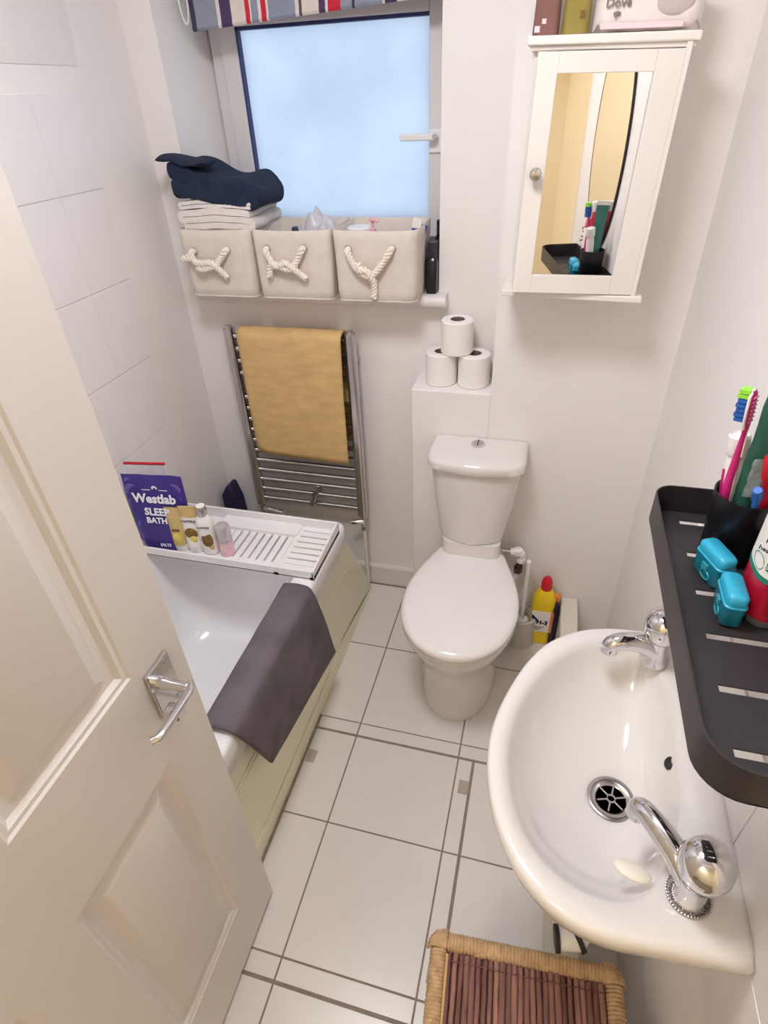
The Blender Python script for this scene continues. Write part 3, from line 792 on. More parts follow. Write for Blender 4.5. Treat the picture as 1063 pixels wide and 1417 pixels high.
# navy towel: folded double, thick and soft, slumping to the right
nt_ = folded('folded_towel', navy_m, 'dark navy towel folded on top of the towel stack', -.026, .244, 1.262, 1.46, 1.466, 2, .040, gap=-.002, amp=.010, seed=21, sag=0, sc=13)
for v in nt_.data.vertices:
    q = (v.co.x+.135)/.27; v.co.z += -.046*q+.012*math.sin(q*8+.4)*max(0, min(1, (v.co.z-.02)/.05))+.004*noise.noise(V((v.co.x*45, v.co.y*30, v.co.z*40)))
    if q > .86: v.co.z -= .030*(q-.86)/.14*(1 if v.co.z > .03 else 0)
md = nt_.modifiers.new('subdivision', 'SUBSURF'); md.levels = 1; md.render_levels = 1
b = B(); rr = []
for j in range(15):
    q = j/14; x = -.036+q*.150; zc = 1.556-.010*q+.004*math.sin(q*6); hy = .034+.022*q
    rr.append([V((x+.004*math.sin(3*a_), 1.300+hy*math.cos(a_), zc+(.0095 if 0 < j < 14 else .004)*math.sin(a_))) for a_ in [2*PI*i/24 for i in range(24)]])
b.loft(rr); b.jitter(.004, 24, 4)
b.build('turned_corner', navy_m, nt_, smooth=70, sub=1)

# blind
bl = thing('roller_blind', (.40, 1.44, 1.83), 'striped red, grey, purple and cream window blind rolled up over the window', 'blind')
cols_ = dict(n=(58, 56, 82), g=(138, 142, 156), w=(214, 208, 210), p=(76, 56, 92), c=(214, 203, 196), r=(196, 38, 58), b=(92, 74, 76), s=(136, 142, 160))
names = list(cols_); mats = [M('blind_'+k, cols_[k], .85, var=.05, scale=40, bump=.2, bscale=600) for k in names]
px = [(268, 'n'), (274.5, 'g'), (303.5, 'w'), (308, 'p'), (323, 'c'), (342, 'r'), (348, 'w'), (350, 'g'), (359, 'w'), (363, 'r'), (370, 'w'), (373, 's'), (410, 'w'), (415, 'b'), (419, 'c'), (442, 'p'), (451, 'w'), (454.5, 'r'), (472, 'g'), (488, 'n'), (492, 's'), (530, 'w'), (533.6, 'p'), (550, 'c'), (575, 'r'), (579, 'g'), (597, 'r'), (603, 'c'), (612, 'n'), (624, 's'), (640, None)]
X_ = [(268, .060), (307.6, .146), (365.6, .268), (431.8, .400), (473, .479), (547.7, .617), (603, .716), (640, .782)]
def bx_(p):
    for (a, xa_), (c, xc_) in zip(X_, X_[1:]):
        if p <= c: return xa_+(xc_-xa_)*(p-a)/(c-a)
    return X_[-1][1]
b = B(); b2 = B()
for (p0, k), (p1, _) in zip(px, px[1:]):
    xa_, xc_ = min(bx_(p0), .736), min(bx_(p1), .736)
    if xc_-xa_ < .001: continue
    def z_(x): return 1.8335+.030*(x-.06)/.66
    prof = lambda x: [V((x, 1.44, z_(x))), V((x, 1.4365, z_(x)+.006)), V((x, 1.439, z_(x)+.016)), V((x, 1.441, 1.95)), V((x, 1.441, 2.06)), V((x, 1.444, 2.06)), V((x, 1.444, 1.95)), V((x, 1.443, z_(x)+.004))]
    b.loft([prof(xa_), prof(xc_)], mi=names.index(k))
b.build('blind_fabric', mats, bl, smooth=30)
b = B(); b.tube([(.045, 1.452, 2.075), (.740, 1.452, 2.075)], .020, 20); b.build('roller_tube', mats[1], bl)
b = B(); b.tube([(.046+.012*math.cos(2*PI*k/24), 1.438, 1.90+.05*math.sin(2*PI*k/24)+(.14 if math.sin(2*PI*k/24) > 0 else 0)) for k in range(24)], .0022, 6, closed=True); b.build('bead_cord', plas_m, bl)

# ================================================================ TOILET
wc = thing('toilet', (.905, .98, 0), 'white close-coupled toilet with closed lid and push-button cistern', 'toilet')
TC = .909
prof_w = [(0, .012), (.02, .060), (.06, .093), (.12, .124), (.20, .148), (.30, .165), (.42, .1735), (.52, .173), (.64, .163), (.76, .145), (.87, .124), (.96, .109), (1, .103)]
def wid(t):
    for (a, wa), (c, wc_) in zip(prof_w, prof_w[1:]):
        if t <= c:
            k = (t-a)/(c-a); k = k; return wa+(wc_-wa)*k
    return prof_w[-1][1]
def egg(y0, y1, s, z, n=28, cx=TC):
    out = []
    ts = [(1-math.cos(PI*k/n))/2 for k in range(n+1)]
    ts = [t for t in ts]
    for t in ts: out.append(V((cx+wid(t)*s, y0+(y1-y0)*t, z)))
    for t in reversed(ts[1:] if False else ts): out.append(V((cx-wid(t)*s, y0+(y1-y0)*t, z)))
    return out
def egg_ring(y0, y1, s, z, N=72):
    """egg outline resampled evenly and smoothed"""
    P = egg(y0, y1, s, z, 60); L = [0]
    for a, c in zip(P, P[1:]+P[:1]): L.append(L[-1]+(c-a).length)
    out = []; P2 = P+P[:1]
    for k in range(N):
        d = L[-1]*k/N; i = 0
        while L[i+1] < d: i += 1
        out.append(P2[i].lerp(P2[i+1], (d-L[i])/max(1e-9, L[i+1]-L[i])))
    for _ in range(3):
        out = [(out[i-1]+out[i]*2+out[(i+1) % N])/4 for i in range(N)]
    return out
b = B()
b.loft([egg_ring(.778, 1.20, .700, .001), egg_ring(.776, 1.20, .705, .02), egg_ring(.774, 1.19, .690, .10), egg_ring(.768, 1.185, .690, .19), egg_ring(.750, 1.185, .76, .255),
        egg_ring(.715, 1.185, .88, .315), egg_ring(.694, 1.182, .955, .355), egg_ring(.688, 1.180, .975, .380), egg_ring(.694, 1.175, .95, .386)])
b.loft([rrect(.815, 1.003, 1.10, 1.246, .03, z, 5) for z in (.25, .36, .47, .488)])
b.build('pan', cer_m, wc, smooth=50)
b = B(); b.loft([egg_ring(.684, 1.150, .985, .388), egg_ring(.680, 1.152, .998, .392), egg_ring(.680, 1.152, .998, .401), egg_ring(.684, 1.150, .985, .405)])
b.build('seat', seat_m, wc, smooth=50)
b = B(); b.loft([egg_ring(.682, 1.160, .990, .4065), egg_ring(.676, 1.163, 1.008, .411), egg_ring(.676, 1.163, 1.010, .419), egg_ring(.680, 1.162, .995, .427), egg_ring(.70, 1.155, .93, .4325), egg_ring(.76, 1.12, .70, .4365), egg_ring(.85, 1.02, .3, .438)])
b.build('seat_lid', seat_m, wc, smooth=50)
b = B(); b.tube([(TC-.095, 1.166, .412), (TC+.095, 1.166, .412)], .012, 14); b.build('hinge', seat_m, wc)
def cring(x0, x1, y0, y1, z, bow=.03, n=14):
    P = [V((x0, y1, z)), V((x0, y1-.05, z)), V((x0, y0+.062, z)), V((x0+.012, y0+.030, z)), V((x0+.050, y0+.008, z)), V(((x0+x1)/2, y0-.004, z)), V((x1-.050, y0+.008, z)), V((x1-.012, y0+.030, z)), V((x1, y0+.062, z)), V((x1, y1-.05, z)), V((x1, y1, z))]
    return catmull(P[:2], 4)[:-1]+catmull(P[1:-1], 6)+catmull(P[-2:], 4)[1:]
b = B()
b.loft([cring(.818, .996, 1.112, 1.245, .484), cring(.803, 1.007, 1.099, 1.246, .492), cring(.797, 1.012, 1.095, 1.246, .515), cring(.783, 1.030, 1.089, 1.246, .63), cring(.773, 1.042, 1.083, 1.246, .752), cring(.773, 1.042, 1.083, 1.246, .763)])
b.build('cistern', cer_m, wc, smooth=40)
b = B()
b.loft([cring(.766, 1.050, 1.075, 1.2475, .764), cring(.762, 1.054, 1.071, 1.2475, .768), cring(.762, 1.054, 1.071, 1.2475, .788), cring(.766, 1.050, 1.076, 1.247, .797), cring(.775, 1.041, 1.088, 1.243, .8015), cring(.80, 1.016, 1.118, 1.23, .803)])
lid = b.build('cistern_lid', cer_m, wc, smooth=50)
b = B(); b.lathe([(.019, .801), (.0215, .803), (.021, .8065), (.018, .808)], (.905, 1.195, 0), 26); fb = b.build('flush_button', chrome_m, lid)
b = B(); b.lathe([(.016, .8075), (.0155, .8095), (.001, .810)], (.905, 1.195, 0), 22); b.build('button_half', steel_m, fb)
b = B(); b.box(.9035, .9065, 1.179, 1.211, .8085, .8108); b.build('button_split', dark_m, fb, smooth=0)

# ---- plumbing beside the toilet
o = thing('water_valve', (1.05, 1.205, .38), 'water inlet pipe with white elbow and dark isolating valve right of the cistern', 'valve')
b = B(); b.tube([(.985, 1.19, .500), (.985, 1.19, .425), (.993, 1.192, .405), (1.012, 1.194, .404)], .0085, 12); b.build('inlet', plas_m, o)
b = B(); b.tube([(1.004, 1.194, .404), (1.040, 1.197, .403)], .009, 14); b.build('nut', steel_m, o)
b = B(); b.tube(catmull([(1.036, 1.197, .403), (1.056, 1.198, .404), (1.070, 1.200, .400), (1.073, 1.202, .384), (1.073, 1.203, .366)], 5), .0135, 14)
b.lathe([(.0165, .398), (.0165, .414)], (1.060, 1.199, 0), 16); b.lathe([(.016, .362), (.016, .376)], (1.073, 1.203, 0), 16); b.build('elbow', plas_m, o)
b = B(); b.tube([(1.073, 1.203, .366), (1.064, 1.205, .310)], .0115, 14); b.lathe([(.0145, -.012), (.0145, .012)], (1.067, 1.204, .325), 6); b.build('isolating_valve', M('gunmetal', (86, 78, 72), .3, .9), o)
b = B(); b.tube([(1.064, 1.205, .312), (1.040, 1.215, .17), (1.035, 1.22, .002)], .0075, 12); b.build('pipe', plas_m, o)

# ---- toilet brush, bleach, dark bottle
o = thing('toilet_brush', (1.100, 1.188, 0), 'white toilet brush in its holder right of the toilet', 'brush')
b = B(); b.lathe([(.052, 0), (.054, .004), (.048, .10), (.050, .125), (.044, .125), (.042, .01), (.001, .008)], (1.100, 1.188, .001), 28); b.build('holder', M('milky_plastic', (226, 220, 214), .3, trans=.15), o)
b = B(); b.tube([(1.100, 1.188, .03), (1.100, 1.186, .25), (1.100, 1.185, .375)], [.0075, .007, .0075], 12); b.sphere((1.100, 1.185, .378), .0095, 12); b.build('handle', plas_m, o)
b = B(); b.lathe([(.02, .012), (.034, .03), (.036, .085), (.02, .11)], (1.100, 1.188, 0), 20); b.jitter(.006, 120); b.build('bristles', label_m, o)
o = thing('bleach_bottle', (1.170, 1.206, .001), 'yellow bleach bottle with red cap on the floor by the toilet', 'bottle')
b = B(); b.loft([rrect(-.037, .037, -.026, .026, .022, z, 6) for z in (0, .003)]+[rrect(-.040, .040, -.029, .029, .024, z, 6) for z in (.006, .15, .20)]+[rrect(-.036, .036, -.027, .027, .024, .222, 6), rrect(-.024, .024, -.020, .020, .018, .246, 6), rrect(-.016, .016, -.015, .015, .014, .256, 6)])
b.build('bottle_body', yellow_pl_m, o, local=True)
b = B(); b.lathe([(.0185, .252), (.0195, .256), (.0185, .282), (.014, .297), (.008, .304), (.001, .305)], n=24); b.build('cap', red_m, o, local=True, label='red screw cap')
b = B(); b.box(-.037, .028, -.0302, -.0285, .065, .165); b.build('label', label_m, o, local=True, smooth=0)
b = B(); b.box(.028, .038, -.0300, -.027, .065, .165); b.build('orange_stripe', M('orange_print', (222, 130, 60), .4), o, local=True, smooth=0)
b = B(); b.prism([(-.036, .150), (-.010, .122), (-.010, .108), (-.036, .130)], 'y', -.0308, -.0300); b.build('print', navy_pl_m, o, local=True, smooth=0)
text('lettering', 'H-3', .026, navy_pl_m, o, (.002, -.0308, .112), (1, 0, 0), (0, 0, 1), bold=.001, local=True)
for k, z in enumerate((.088, .080, .073)):
    b = B(); b.box(-.030, .010-.008*k, -.0306, -.0300, z, z+.003); b.build('small_print', ink_m, o, local=True, smooth=0)
o = thing('cleaner_bottle', (1.212, 1.205, .001), 'dark navy cleaner bottle tucked behind the yellow bleach bottle', 'bottle')
b = B(); b.lathe([(.026, 0), (.029, .004), (.029, .15), (.018, .19), (.011, .205), (.011, .225), (.001, .226)], n=22, sx=.52, sy=1); b.build('bottle_body', navy_pl_m, o, local=True)
b = B(); b.lathe([(.011, .205), (.0125, .207), (.0125, .228), (.001, .230)], n=16); b.build('cap', MATS['orange_print'], o, local=True)

# ---- toilet rolls on the ledge
def roll(x, y, z, label):
    o = thing('toilet_roll', (x, y, z), label, 'toilet roll', 'toilet rolls stacked on the ledge')
    n = 40; ro, ri, h = .0475, .021, .097
    pr = [(ri, .0), (ro-.003, 0), (ro, .003), (ro, h-.003), (ro-.003, h), (ri, h)]
    rings = [[V((r*math.cos(2*PI*k/n), r*math.sin(2*PI*k/n), zz)) for k in range(n)] for r, zz in pr]
    b = B(); b.loft(rings, cap0=False, cap1=False); b.build('paper', paper_m, o, local=True)
    pr = [(ri, .0), (ri+.0005, .0), (ri+.0005, h), (ri-.0012, h), (ri-.0012, 0)]
    rings = [[V((r*math.cos(2*PI*k/n), r*math.sin(2*PI*k/n), zz)) for k in range(n)] for r, zz in pr]
    b = B(); b.loft(rings, cap0=False, cap1=False); b.build('core', card_m, o, local=True)
    b = B(); b.tube([(ro+.0004, -.004, .004), (ro+.0004, -.004, h-.004)], .0006, 5); b.build('loose_edge', paper_m, o, local=True)
    return o
r1 = roll(.766, 1.318, .9445, 'toilet roll standing on the ledge, left of the lower two')
for p, l in (((.866, 1.316, .9445), 'toilet roll standing on the ledge, right of the lower two'), ((.812, 1.318, 1.0425), 'toilet roll standing on top of the other two')):
    copy_thing(r1, V(p)-r1.location, l)

# ================================================================ MIRROR CABINET
cb = thing('bathroom_cabinet', (1.105, YC, 1.27), 'white wall cabinet with a mirrored door above the toilet', 'cabinet')
cb.rotation_euler = (0, math.radians(1.5), 0)          # it hangs slightly out of level
cx0, cx1, cz0, cz1, cy = .966, 1.250, 1.283, 1.740, 1.112
b = B(); b.box(cx0, cx0+.015, cy, YC-.001, cz0, cz1); b.build('side_panel', cab_m, cb, smooth=0)
b = B(); b.box(cx1-.010, cx1, cy-.018, YC-.001, cz0, cz1); b.build('side_panel', cab_m, cb, smooth=0)
b = B(); b.box(cx0, cx1, YC-.008, YC-.001, cz0, cz1); b.build('back_panel', cab_m, cb, smooth=0)
b = B(); b.box(.948, 1.266, 1.088, YC-.001, 1.268, 1.283, bev=.003); b.build('bottom_board', cab_m, cb, smooth=30)
b = B(); b.box(.950, 1.262, 1.090, YC-.001, 1.739, 1.754, bev=.003); b.box(.958, 1.257, 1.098, YC-.001, 1.730, 1.740, bev=.003); b.build('top_board', cab_m, cb, smooth=30)
# door, hinged on the right and a little ajar; built about its hinge
DW2, DH, dz0 = .268, .444, 1.2845
dr = bpy.data.objects.new('cabinet_door', None); col.objects.link(dr); dr.parent = cb
dr.location = V((1.2395, cy-.001, dz0))-V((1.105, YC, 1.27)); ORG[dr.name] = V((0, 0, 0)); dr.rotation_euler = (0, 0, math.radians(6.6))
def dbox(x0, x1, z0, z1, y0=-.018, y1=0, bev=.0012):
    bb = B(); bb.box(x0, x1, y0, y1, z0, z1, bev=bev); return bb
wl, wr, wb2, wt = .040, .050, .040, .034
dbox(-DW2, -DW2+wl, 0, DH).build('door_frame', cab_m, dr, local=True, smooth=0)
dbox(-wr, 0, 0, DH).build('door_frame', cab_m, dr, local=True, smooth=0)
dbox(-DW2+wl, -wr, 0, wb2).build('door_frame', cab_m, dr, local=True, smooth=0)
dbox(-DW2+wl, -wr, DH-wt, DH).build('door_frame', cab_m, dr, local=True, smooth=0)
dbox(-DW2+wl-.002, -wr+.002, wb2-.002, DH-wt+.002, -.0125, -.006, 0).build('mirror', mirror_m, dr, local=True, smooth=0, label='mirror pane')
b = B(); b.lathe([(.006, 0), (.005, .008), (.011, .014), (.0125, .020), (.010, .026), (.001, .028)], (-DW2+.020, -.018, .243), 20, axis=(0, -1, 0)); b.build('knob', steel_m, dr, local=True, label='round metal knob')

# ---- on top of the cabinet
ZK = 1.7545
def flatbottle(name, x, y, hx_, hy_, h, mat, capm, label):
    o = thing(name, (x, y, ZK-(x-1.105)*.0262), label, 'bottle'); o.rotation_euler = (0, math.radians(1.5), 0)
    b = B(); b.loft([rrect(-hx_+.002, hx_-.002, -hy_+.002, hy_-.002, hy_*.8, 0, 6), rrect(-hx_, hx_, -hy_, hy_, hy_*.9, .003, 6), rrect(-hx_*.92, hx_*.92, -hy_, hy_, hy_*.9, h*.5, 6), rrect(-hx_, hx_, -hy_, hy_, hy_*.9, h*.85, 6), rrect(-hx_*.7, hx_*.7, -hy_*.8, hy_*.8, hy_*.7, h*.97, 6), rrect(-.013, .013, -.013, .013, .012, h, 6)])
    b.build('bottle_body', mat, o, local=True, smooth=50)
    b = B(); b.lathe([(.0145, h-.001), (.0145, h+.028), (.012, h+.030)], n=20); b.build('cap', capm, o, local=True)
    return o
o = flatbottle('shampoo_bottle', .992, 1.165, .026, .018, .17, brown_pink_m, label_m, 'rosy brown bottle at the left end on top of the cabinet')
for (x, z, s_) in ((-.016, .012, .010), (-.004, .024, .008)):
    b = B(); b.box(x-s_/2, x+s_/2, -.0196, -.0180, z-s_/2, z+s_/2); b.build('print', pale_pink_m, o, local=True, smooth=0)
o = flatbottle('oil_bottle', 1.0485, 1.168, .027, .020, .16, oil_m, label_m, 'yellow-green see-through bottle between the brown bottle and the white pack')
b = B(); b.box(.006, .016, -.0215, -.0195, .026, .038); b.build('print', gold_d_m, o, local=True, smooth=0)
o = thing('soap_pack', (1.180, 1.160, ZK-.0026), 'white plastic-wrapped pack with soap print on top of the cabinet', 'pack'); o.rotation_euler = (0, math.radians(1.5), 0)
b = B(); rings = []
for k in range(21):
    q = k/20; x = -.098+.196*q; e = min(1, min(q, 1-q)*9)**.6
    n = 24; hz, hy = .044*(.25+.75*e), .030*(.08+.92*e)
    if k in (0, 20): hz, hy = .045, .0015
    rings.append([V((x, hy*math.copysign(abs(math.cos(2*PI*i/n))**.6, math.cos(2*PI*i/n)), .048+hz*math.copysign(abs(math.sin(2*PI*i/n))**.6, math.sin(2*PI*i/n)))) for i in range(n)])
b.loft(rings); b.jitter(.003, 30, 2); b.build('wrapper', film_m, o, local=True, smooth=70)
text('lettering', 'Dove', .021, M('dove_grey', (128, 116, 112), .5), o, (-.058, -.0325, .046), (1, 0, 0), (0, 0, 1), bold=.0003, local=True)
b = B(); b.sphere((-.058, -.031, .030), .007, 12, sy=.2, sz=.55); b.tube([(-.058, -.0320, .031), (-.061, -.0320, .024)], .002, 6); b.build('bird_emblem', MATS['dove_grey'], o, local=True)
b = B(); b.box(-.085, .062, -.0315, -.029, .008, .017); b.build('pink_band', pale_pink_m, o, local=True, smooth=0)
b = B(); b.sphere((.042, -.029, .045), .026, 20, sx=1.3, sy=.18, sz=.8); b.build('soap_print', grey_print_m, o, local=True)

# ================================================================ WASH BASIN
bs = thing('wash_basin', (1.25, .22, .62), 'white ceramic wash basin with two chrome pillar taps on the right wall', 'basin')
BC = V((1.245, .220, 0))
outer = [(1.399, .492), (1.330, .496), (1.252, .490), (1.190, .468), (1.138, .428), (1.102, .372), (1.077, .312), (1.058, .245), (1.052, .185), (1.059, .122), (1.078, .064), (1.110, .010), (1.160, -.030), (1.220, -.046), (1.300, -.042), (1.399, -.034)]
inner = [(1.345, .330), (1.338, .385), (1.322, .428), (1.290, .446), (1.243, .444), (1.195, .424), (1.153, .383), (1.122, .333), (1.099, .275), (1.087, .215), (1.087, .160), (1.100, .100), (1.128, .048), (1.175, .012), (1.225, .002), (1.265, .012), (1.295, .040), (1.318, .085), (1.336, .140), (1.344, .200), (1.346, .265)]
NP = 96
def polar(pts, closed, smooth=4):
    P = catmull([(x, y, 0) for x, y in pts], 10, closed)
    if not closed: P = P+[P[0]]
    else: P = P+[P[0]]
    out = []
    for k in range(NP):
        a = 2*PI*k/NP; d = V((math.cos(a), math.sin(a), 0)); best = None
        for p, q in zip(P, P[1:]):
            p0 = p-BC; e = q-p; den = d.x*(-e.y)-d.y*(-e.x)
            if abs(den) < 1e-12: continue
            t = (p0.x*(-e.y)-p0.y*(-e.x))/den; s_ = (d.x*p0.y-d.y*p0.x)/den
            if t > 0 and -1e-6 <= s_ <= 1+1e-6: best = t if best is None else max(best, t)
        out.append(best)
    return out
ro, ri = polar(outer, False), polar(inner, True)
DR = V((1.262, .212, 0))
def bring(fn, z, c=BC):
    return [V((c.x+math.cos(2*PI*k/NP)*fn(k), c.y+math.sin(2*PI*k/NP)*fn(k), z if not callable(z) else z(k))) for k in range(NP)]
def under(s_):
    """outline shrunk towards the wall"""
    pts = bring(lambda k: ro[k], 0); out = []
    for p in pts: out.append(V((1.399-(1.399-p.x)*s_, .222+(p.y-.222)*(s_*.75+.25 if s_ > .5 else s_*.95+.15), 0)))
    return out
def setz(r, z): return [V((p.x, p.y, z)) for p in r]
def mixr(t, z, f=0):
    """between rim inner edge and the drain"""
    out = []
    for k in range(NP):
        a = 2*PI*k/NP
        pin = V((BC.x+math.cos(a)*ri[k], BC.y+math.sin(a)*ri[k], 0)); pd = V((DR.x+math.cos(a)*.02, DR.y+math.sin(a)*.02, 0))
        p = pin.lerp(pd, t); out.append(V((p.x, p.y, z)))
    return out
def rimmix(t, z):
    return [V((BC.x+math.cos(2*PI*k/NP)*(ro[k]+(ri[k]-ro[k])*t), BC.y+math.sin(2*PI*k/NP)*(ro[k]+(ri[k]-ro[k])*t), z)) for k in range(NP)]
b = B()
b.loft([setz(under(.30), .61), setz(under(.42), .625), setz(under(.62), .67), setz(under(.80), .715), setz(under(.93), .755), setz(under(.985), .785), rimmix(0, .803), rimmix(.0, .812), rimmix(.06, .8205), rimmix(.20, .8245), rimmix(.55, .8225), rimmix(.85, .8200), rimmix(1.0, .8135),
        mixr(.035, .802), mixr(.10, .782), mixr(.20, .757), mixr(.33, .735), mixr(.50, .716), mixr(.70, .703), mixr(.88, .697), mixr(.99, .694)], cap0=True, cap1=True)
b.build('bowl', cer_m, bs, smooth=60)
b = B(); b.lathe([(.020, .6945), (.036, .6975), (.039, .7000), (.037, .7015), (.030, .7005), (.0245, .6965), (.0235, .6955)], (DR.x, DR.y, 0), 36)
dg = b.build('drain_ring', steel_m, bs, smooth=60, label='metal waste ring')
b = B(); b.lathe([(.001, .6967), (.0238, .6967)], (DR.x, DR.y, 0), 30); b.build('drain_hole', dark_m, dg, smooth=0)
b = B()
b.tube([(DR.x+.0065*math.cos(2*PI*k/18), DR.y+.0065*math.sin(2*PI*k/18), .6985) for k in range(18)], .0016, 6, closed=True)
for k in range(6):
    a = 2*PI*k/6+.3; b.tube([(DR.x+.007*math.cos(a), DR.y+.007*math.sin(a), .6985), (DR.x+.0235*math.cos(a), DR.y+.0235*math.sin(a), .6985)], .0015, 6)
b.build('drain_grid', steel_m, dg)
b = B(); b.lathe([(.001, .0012), (.0075, .0012), (.0095, .0025), (.011, .0)], (1.3385, .245, .781), 24, axis=(-.86, 0, .50)); b.build('overflow', dark_m, bs, label='dark overflow hole')
def tap(bx, by, dirx, diry, sc_, chain):
    nm = 'tap'
    d = V((dirx, diry, 0)).normalized(); z0 = .822
    b = B(); b.lathe([(.024, z0), (.0245, z0+.004), (.019, z0+.012), (.0185, z0+.045), (.021, z0+.052), (.021, z0+.058)], (bx, by, 0), 28)
    p0 = V((bx, by, z0+.030)); pts = [p0+d*.006, p0+d*.033*sc_+V((0, 0, .012)), p0+d*.066*sc_+V((0, 0, .017)), p0+d*.090*sc_+V((0, 0, .015)), p0+d*.102*sc_+V((0, 0, .006)), p0+d*.104*sc_+V((0, 0, -.008))]
    cp = catmull(pts, 6); n = len(cp)
    b.tube(cp, [.0200-.0045*min(1, i/(n*.55)) for i in range(n)], 18, flat=.9)
    t = b.build(nm, chrome_m, bs, smooth=60, label='chrome pillar tap')
    b = B(); b.lathe([(.019, z0+.055), (.024, z0+.058), (.0295, z0+.068), (.032, z0+.082), (.031, z0+.096), (.026, z0+.108), (.016, z0+.116), (.001, z0+.118)], (bx, by, 0), 32); b.build('knob', chrome_m, t, smooth=70)
    if chain:
        b = B()
        for k in range(44):
            a = 2*PI*k/44; b.sphere((bx+.0268*math.cos(a), by+.0268*math.sin(a), z0+.0035), .0020, 8)
        b.build('bead_chain', steel_m, t)
tap(1.326, .028, -.58, .80, 1, True)
tap(1.322, .424, -.97, -.20, .80, False)
o = B(); rings = []
for k in range(9):
    q = k/8*2-1; r_ = math.sqrt(max(0, 1-abs(q)**2.6))
    rings.append([V((.024*math.cos(2*PI*i/24)*(.35+.65*r_), .013*math.sin(2*PI*i/24)*(.35+.65*r_), .006+.006*q)) for i in range(24)])
o.loft(rings)
for v in o.bm.verts: v.co = Matrix.Rotation(math.radians(-14), 3, 'Z') @ v.co; v.co += V((1.262, .046, .8075))
for v in o.bm.verts: v.co.z -= .10*max(0, v.co.y-.040)
tag(o.build('soap_sliver', soap_m, smooth=60), 'thin worn sliver of cream soap on the basin edge by the near tap', 'soap')
# waste trap under the basin
o = thing('waste_trap', (1.27, .16, .30), 'white plastic waste trap with dark ring under the basin', 'waste pipe')
b = B(); b.lathe([(.019, .47), (.019, .62)], (1.262, .20, 0), 20); b.lathe([(.030, .37), (.032, .375), (.032, .47), (.024, .485)], (1.262, .20, 0), 24)
b.tube([(1.262, .17, .44), (1.262, .115, .425), (1.250, .095, .418), (1.216, .090, .415)], .019, 20); b.tube([(1.262, .20, .45), (1.33, .20, .45), (1.399, .20, .45)], .020, 18); b.build('trap_body', plas_m, o)
for pa, pb in (((1.2165, .0901, .415), (1.209, .0889, .4145)), ((1.246, .0939, .4173), (1.254, .0985, .4195))):
    b = B(); b.tube([pa, pb], .0228, 22); b.build('ring', dark_m, o)

# ================================================================ BLACK WALL SHELF AND WHAT STANDS IN IT
sx0, sx1, sy0, sy1, sz0, szr = 1.256, 1.399, -.014, .474, 1.114, 1.163
sh = thing('wall_shelf', (1.33, .22, sz0), 'black metal tray shelf with slotted floor on the right wall above the basin', 'shelf')
b = B()
path = [V((sx1, sy1, 0))]
rc = .030
for k in range(9):
    a = PI/2+PI/2*k/8; path.append(V((sx0+rc+rc*math.cos(a), sy1-rc+rc*math.sin(a), 0)))
rc2 = .045
for k in range(9):
    a = PI+PI/2*k/8; path.append(V((sx0+rc2+rc2*math.cos(a), sy0+rc2+rc2*math.sin(a), 0)))
path.append(V((sx1, sy0, 0)))
th = .0022
inn = []
for i, p in enumerate(path):
    a = path[max(i-1, 0)]; c = path[min(i+1, len(path)-1)]; d = (c-a).normalized(); inn.append(p+V((-d.y, d.x, 0))*th)
rings = [[V((p.x, p.y, sz0)), V((p.x, p.y, szr)), V((q.x, q.y, szr)), V((q.x, q.y, sz0))] for p, q in zip(path, inn)]
b.loft(rings); b.build('rail', black_m, sh, smooth=40)
b = B()
slots = [.444, .364, .283, .203, .122, .040]; sw = .0052; fx0, fx1 = 1.300, 1.378; zf0, zf1 = sz0, sz0+.0022
xi = sx0+.0015
pl = [(q.x, q.y) for q in path]
yhi, ylo = slots[0]+sw, slots[-1]-sw
b.prism([p for p in pl if p[1] >= yhi]+[(xi, yhi), (sx1, yhi)], 'z', zf0, zf1)
b.prism([(sx1, ylo), (xi, ylo)]+[p for p in pl if p[1] <= ylo-.004 and p[1] < .05], 'z', zf0, zf1)
b.box(xi, fx0, ylo, yhi, zf0, zf1); b.box(fx1, sx1, ylo, yhi, zf0, zf1)
for a, c in zip(slots, slots[1:]): b.box(fx0, fx1, c+sw, a-sw, zf0, zf1)
b.build('slotted_floor', black_m, sh, smooth=0)
b = B(); b.box(sx1-.003, sx1, sy0+.01, sy1-.01, sz0, szr); b.build('back_rail', black_m, sh, smooth=0)
ZS = sz0+.0025
# tumbler
o = thing('tumbler', (1.351, .376, ZS), 'black plastic tumbler holding toothbrushes and toothpaste on the shelf', 'cup')
b = B(); b.lathe([(.0325, 0), (.034, .002), (.0395, .104), (.0395, .106), (.0380, .106), (.0370, .100), (.0320, .004), (.001, .003)], n=40); b.build('cup_body', cup_m, o, local=True, smooth=50)
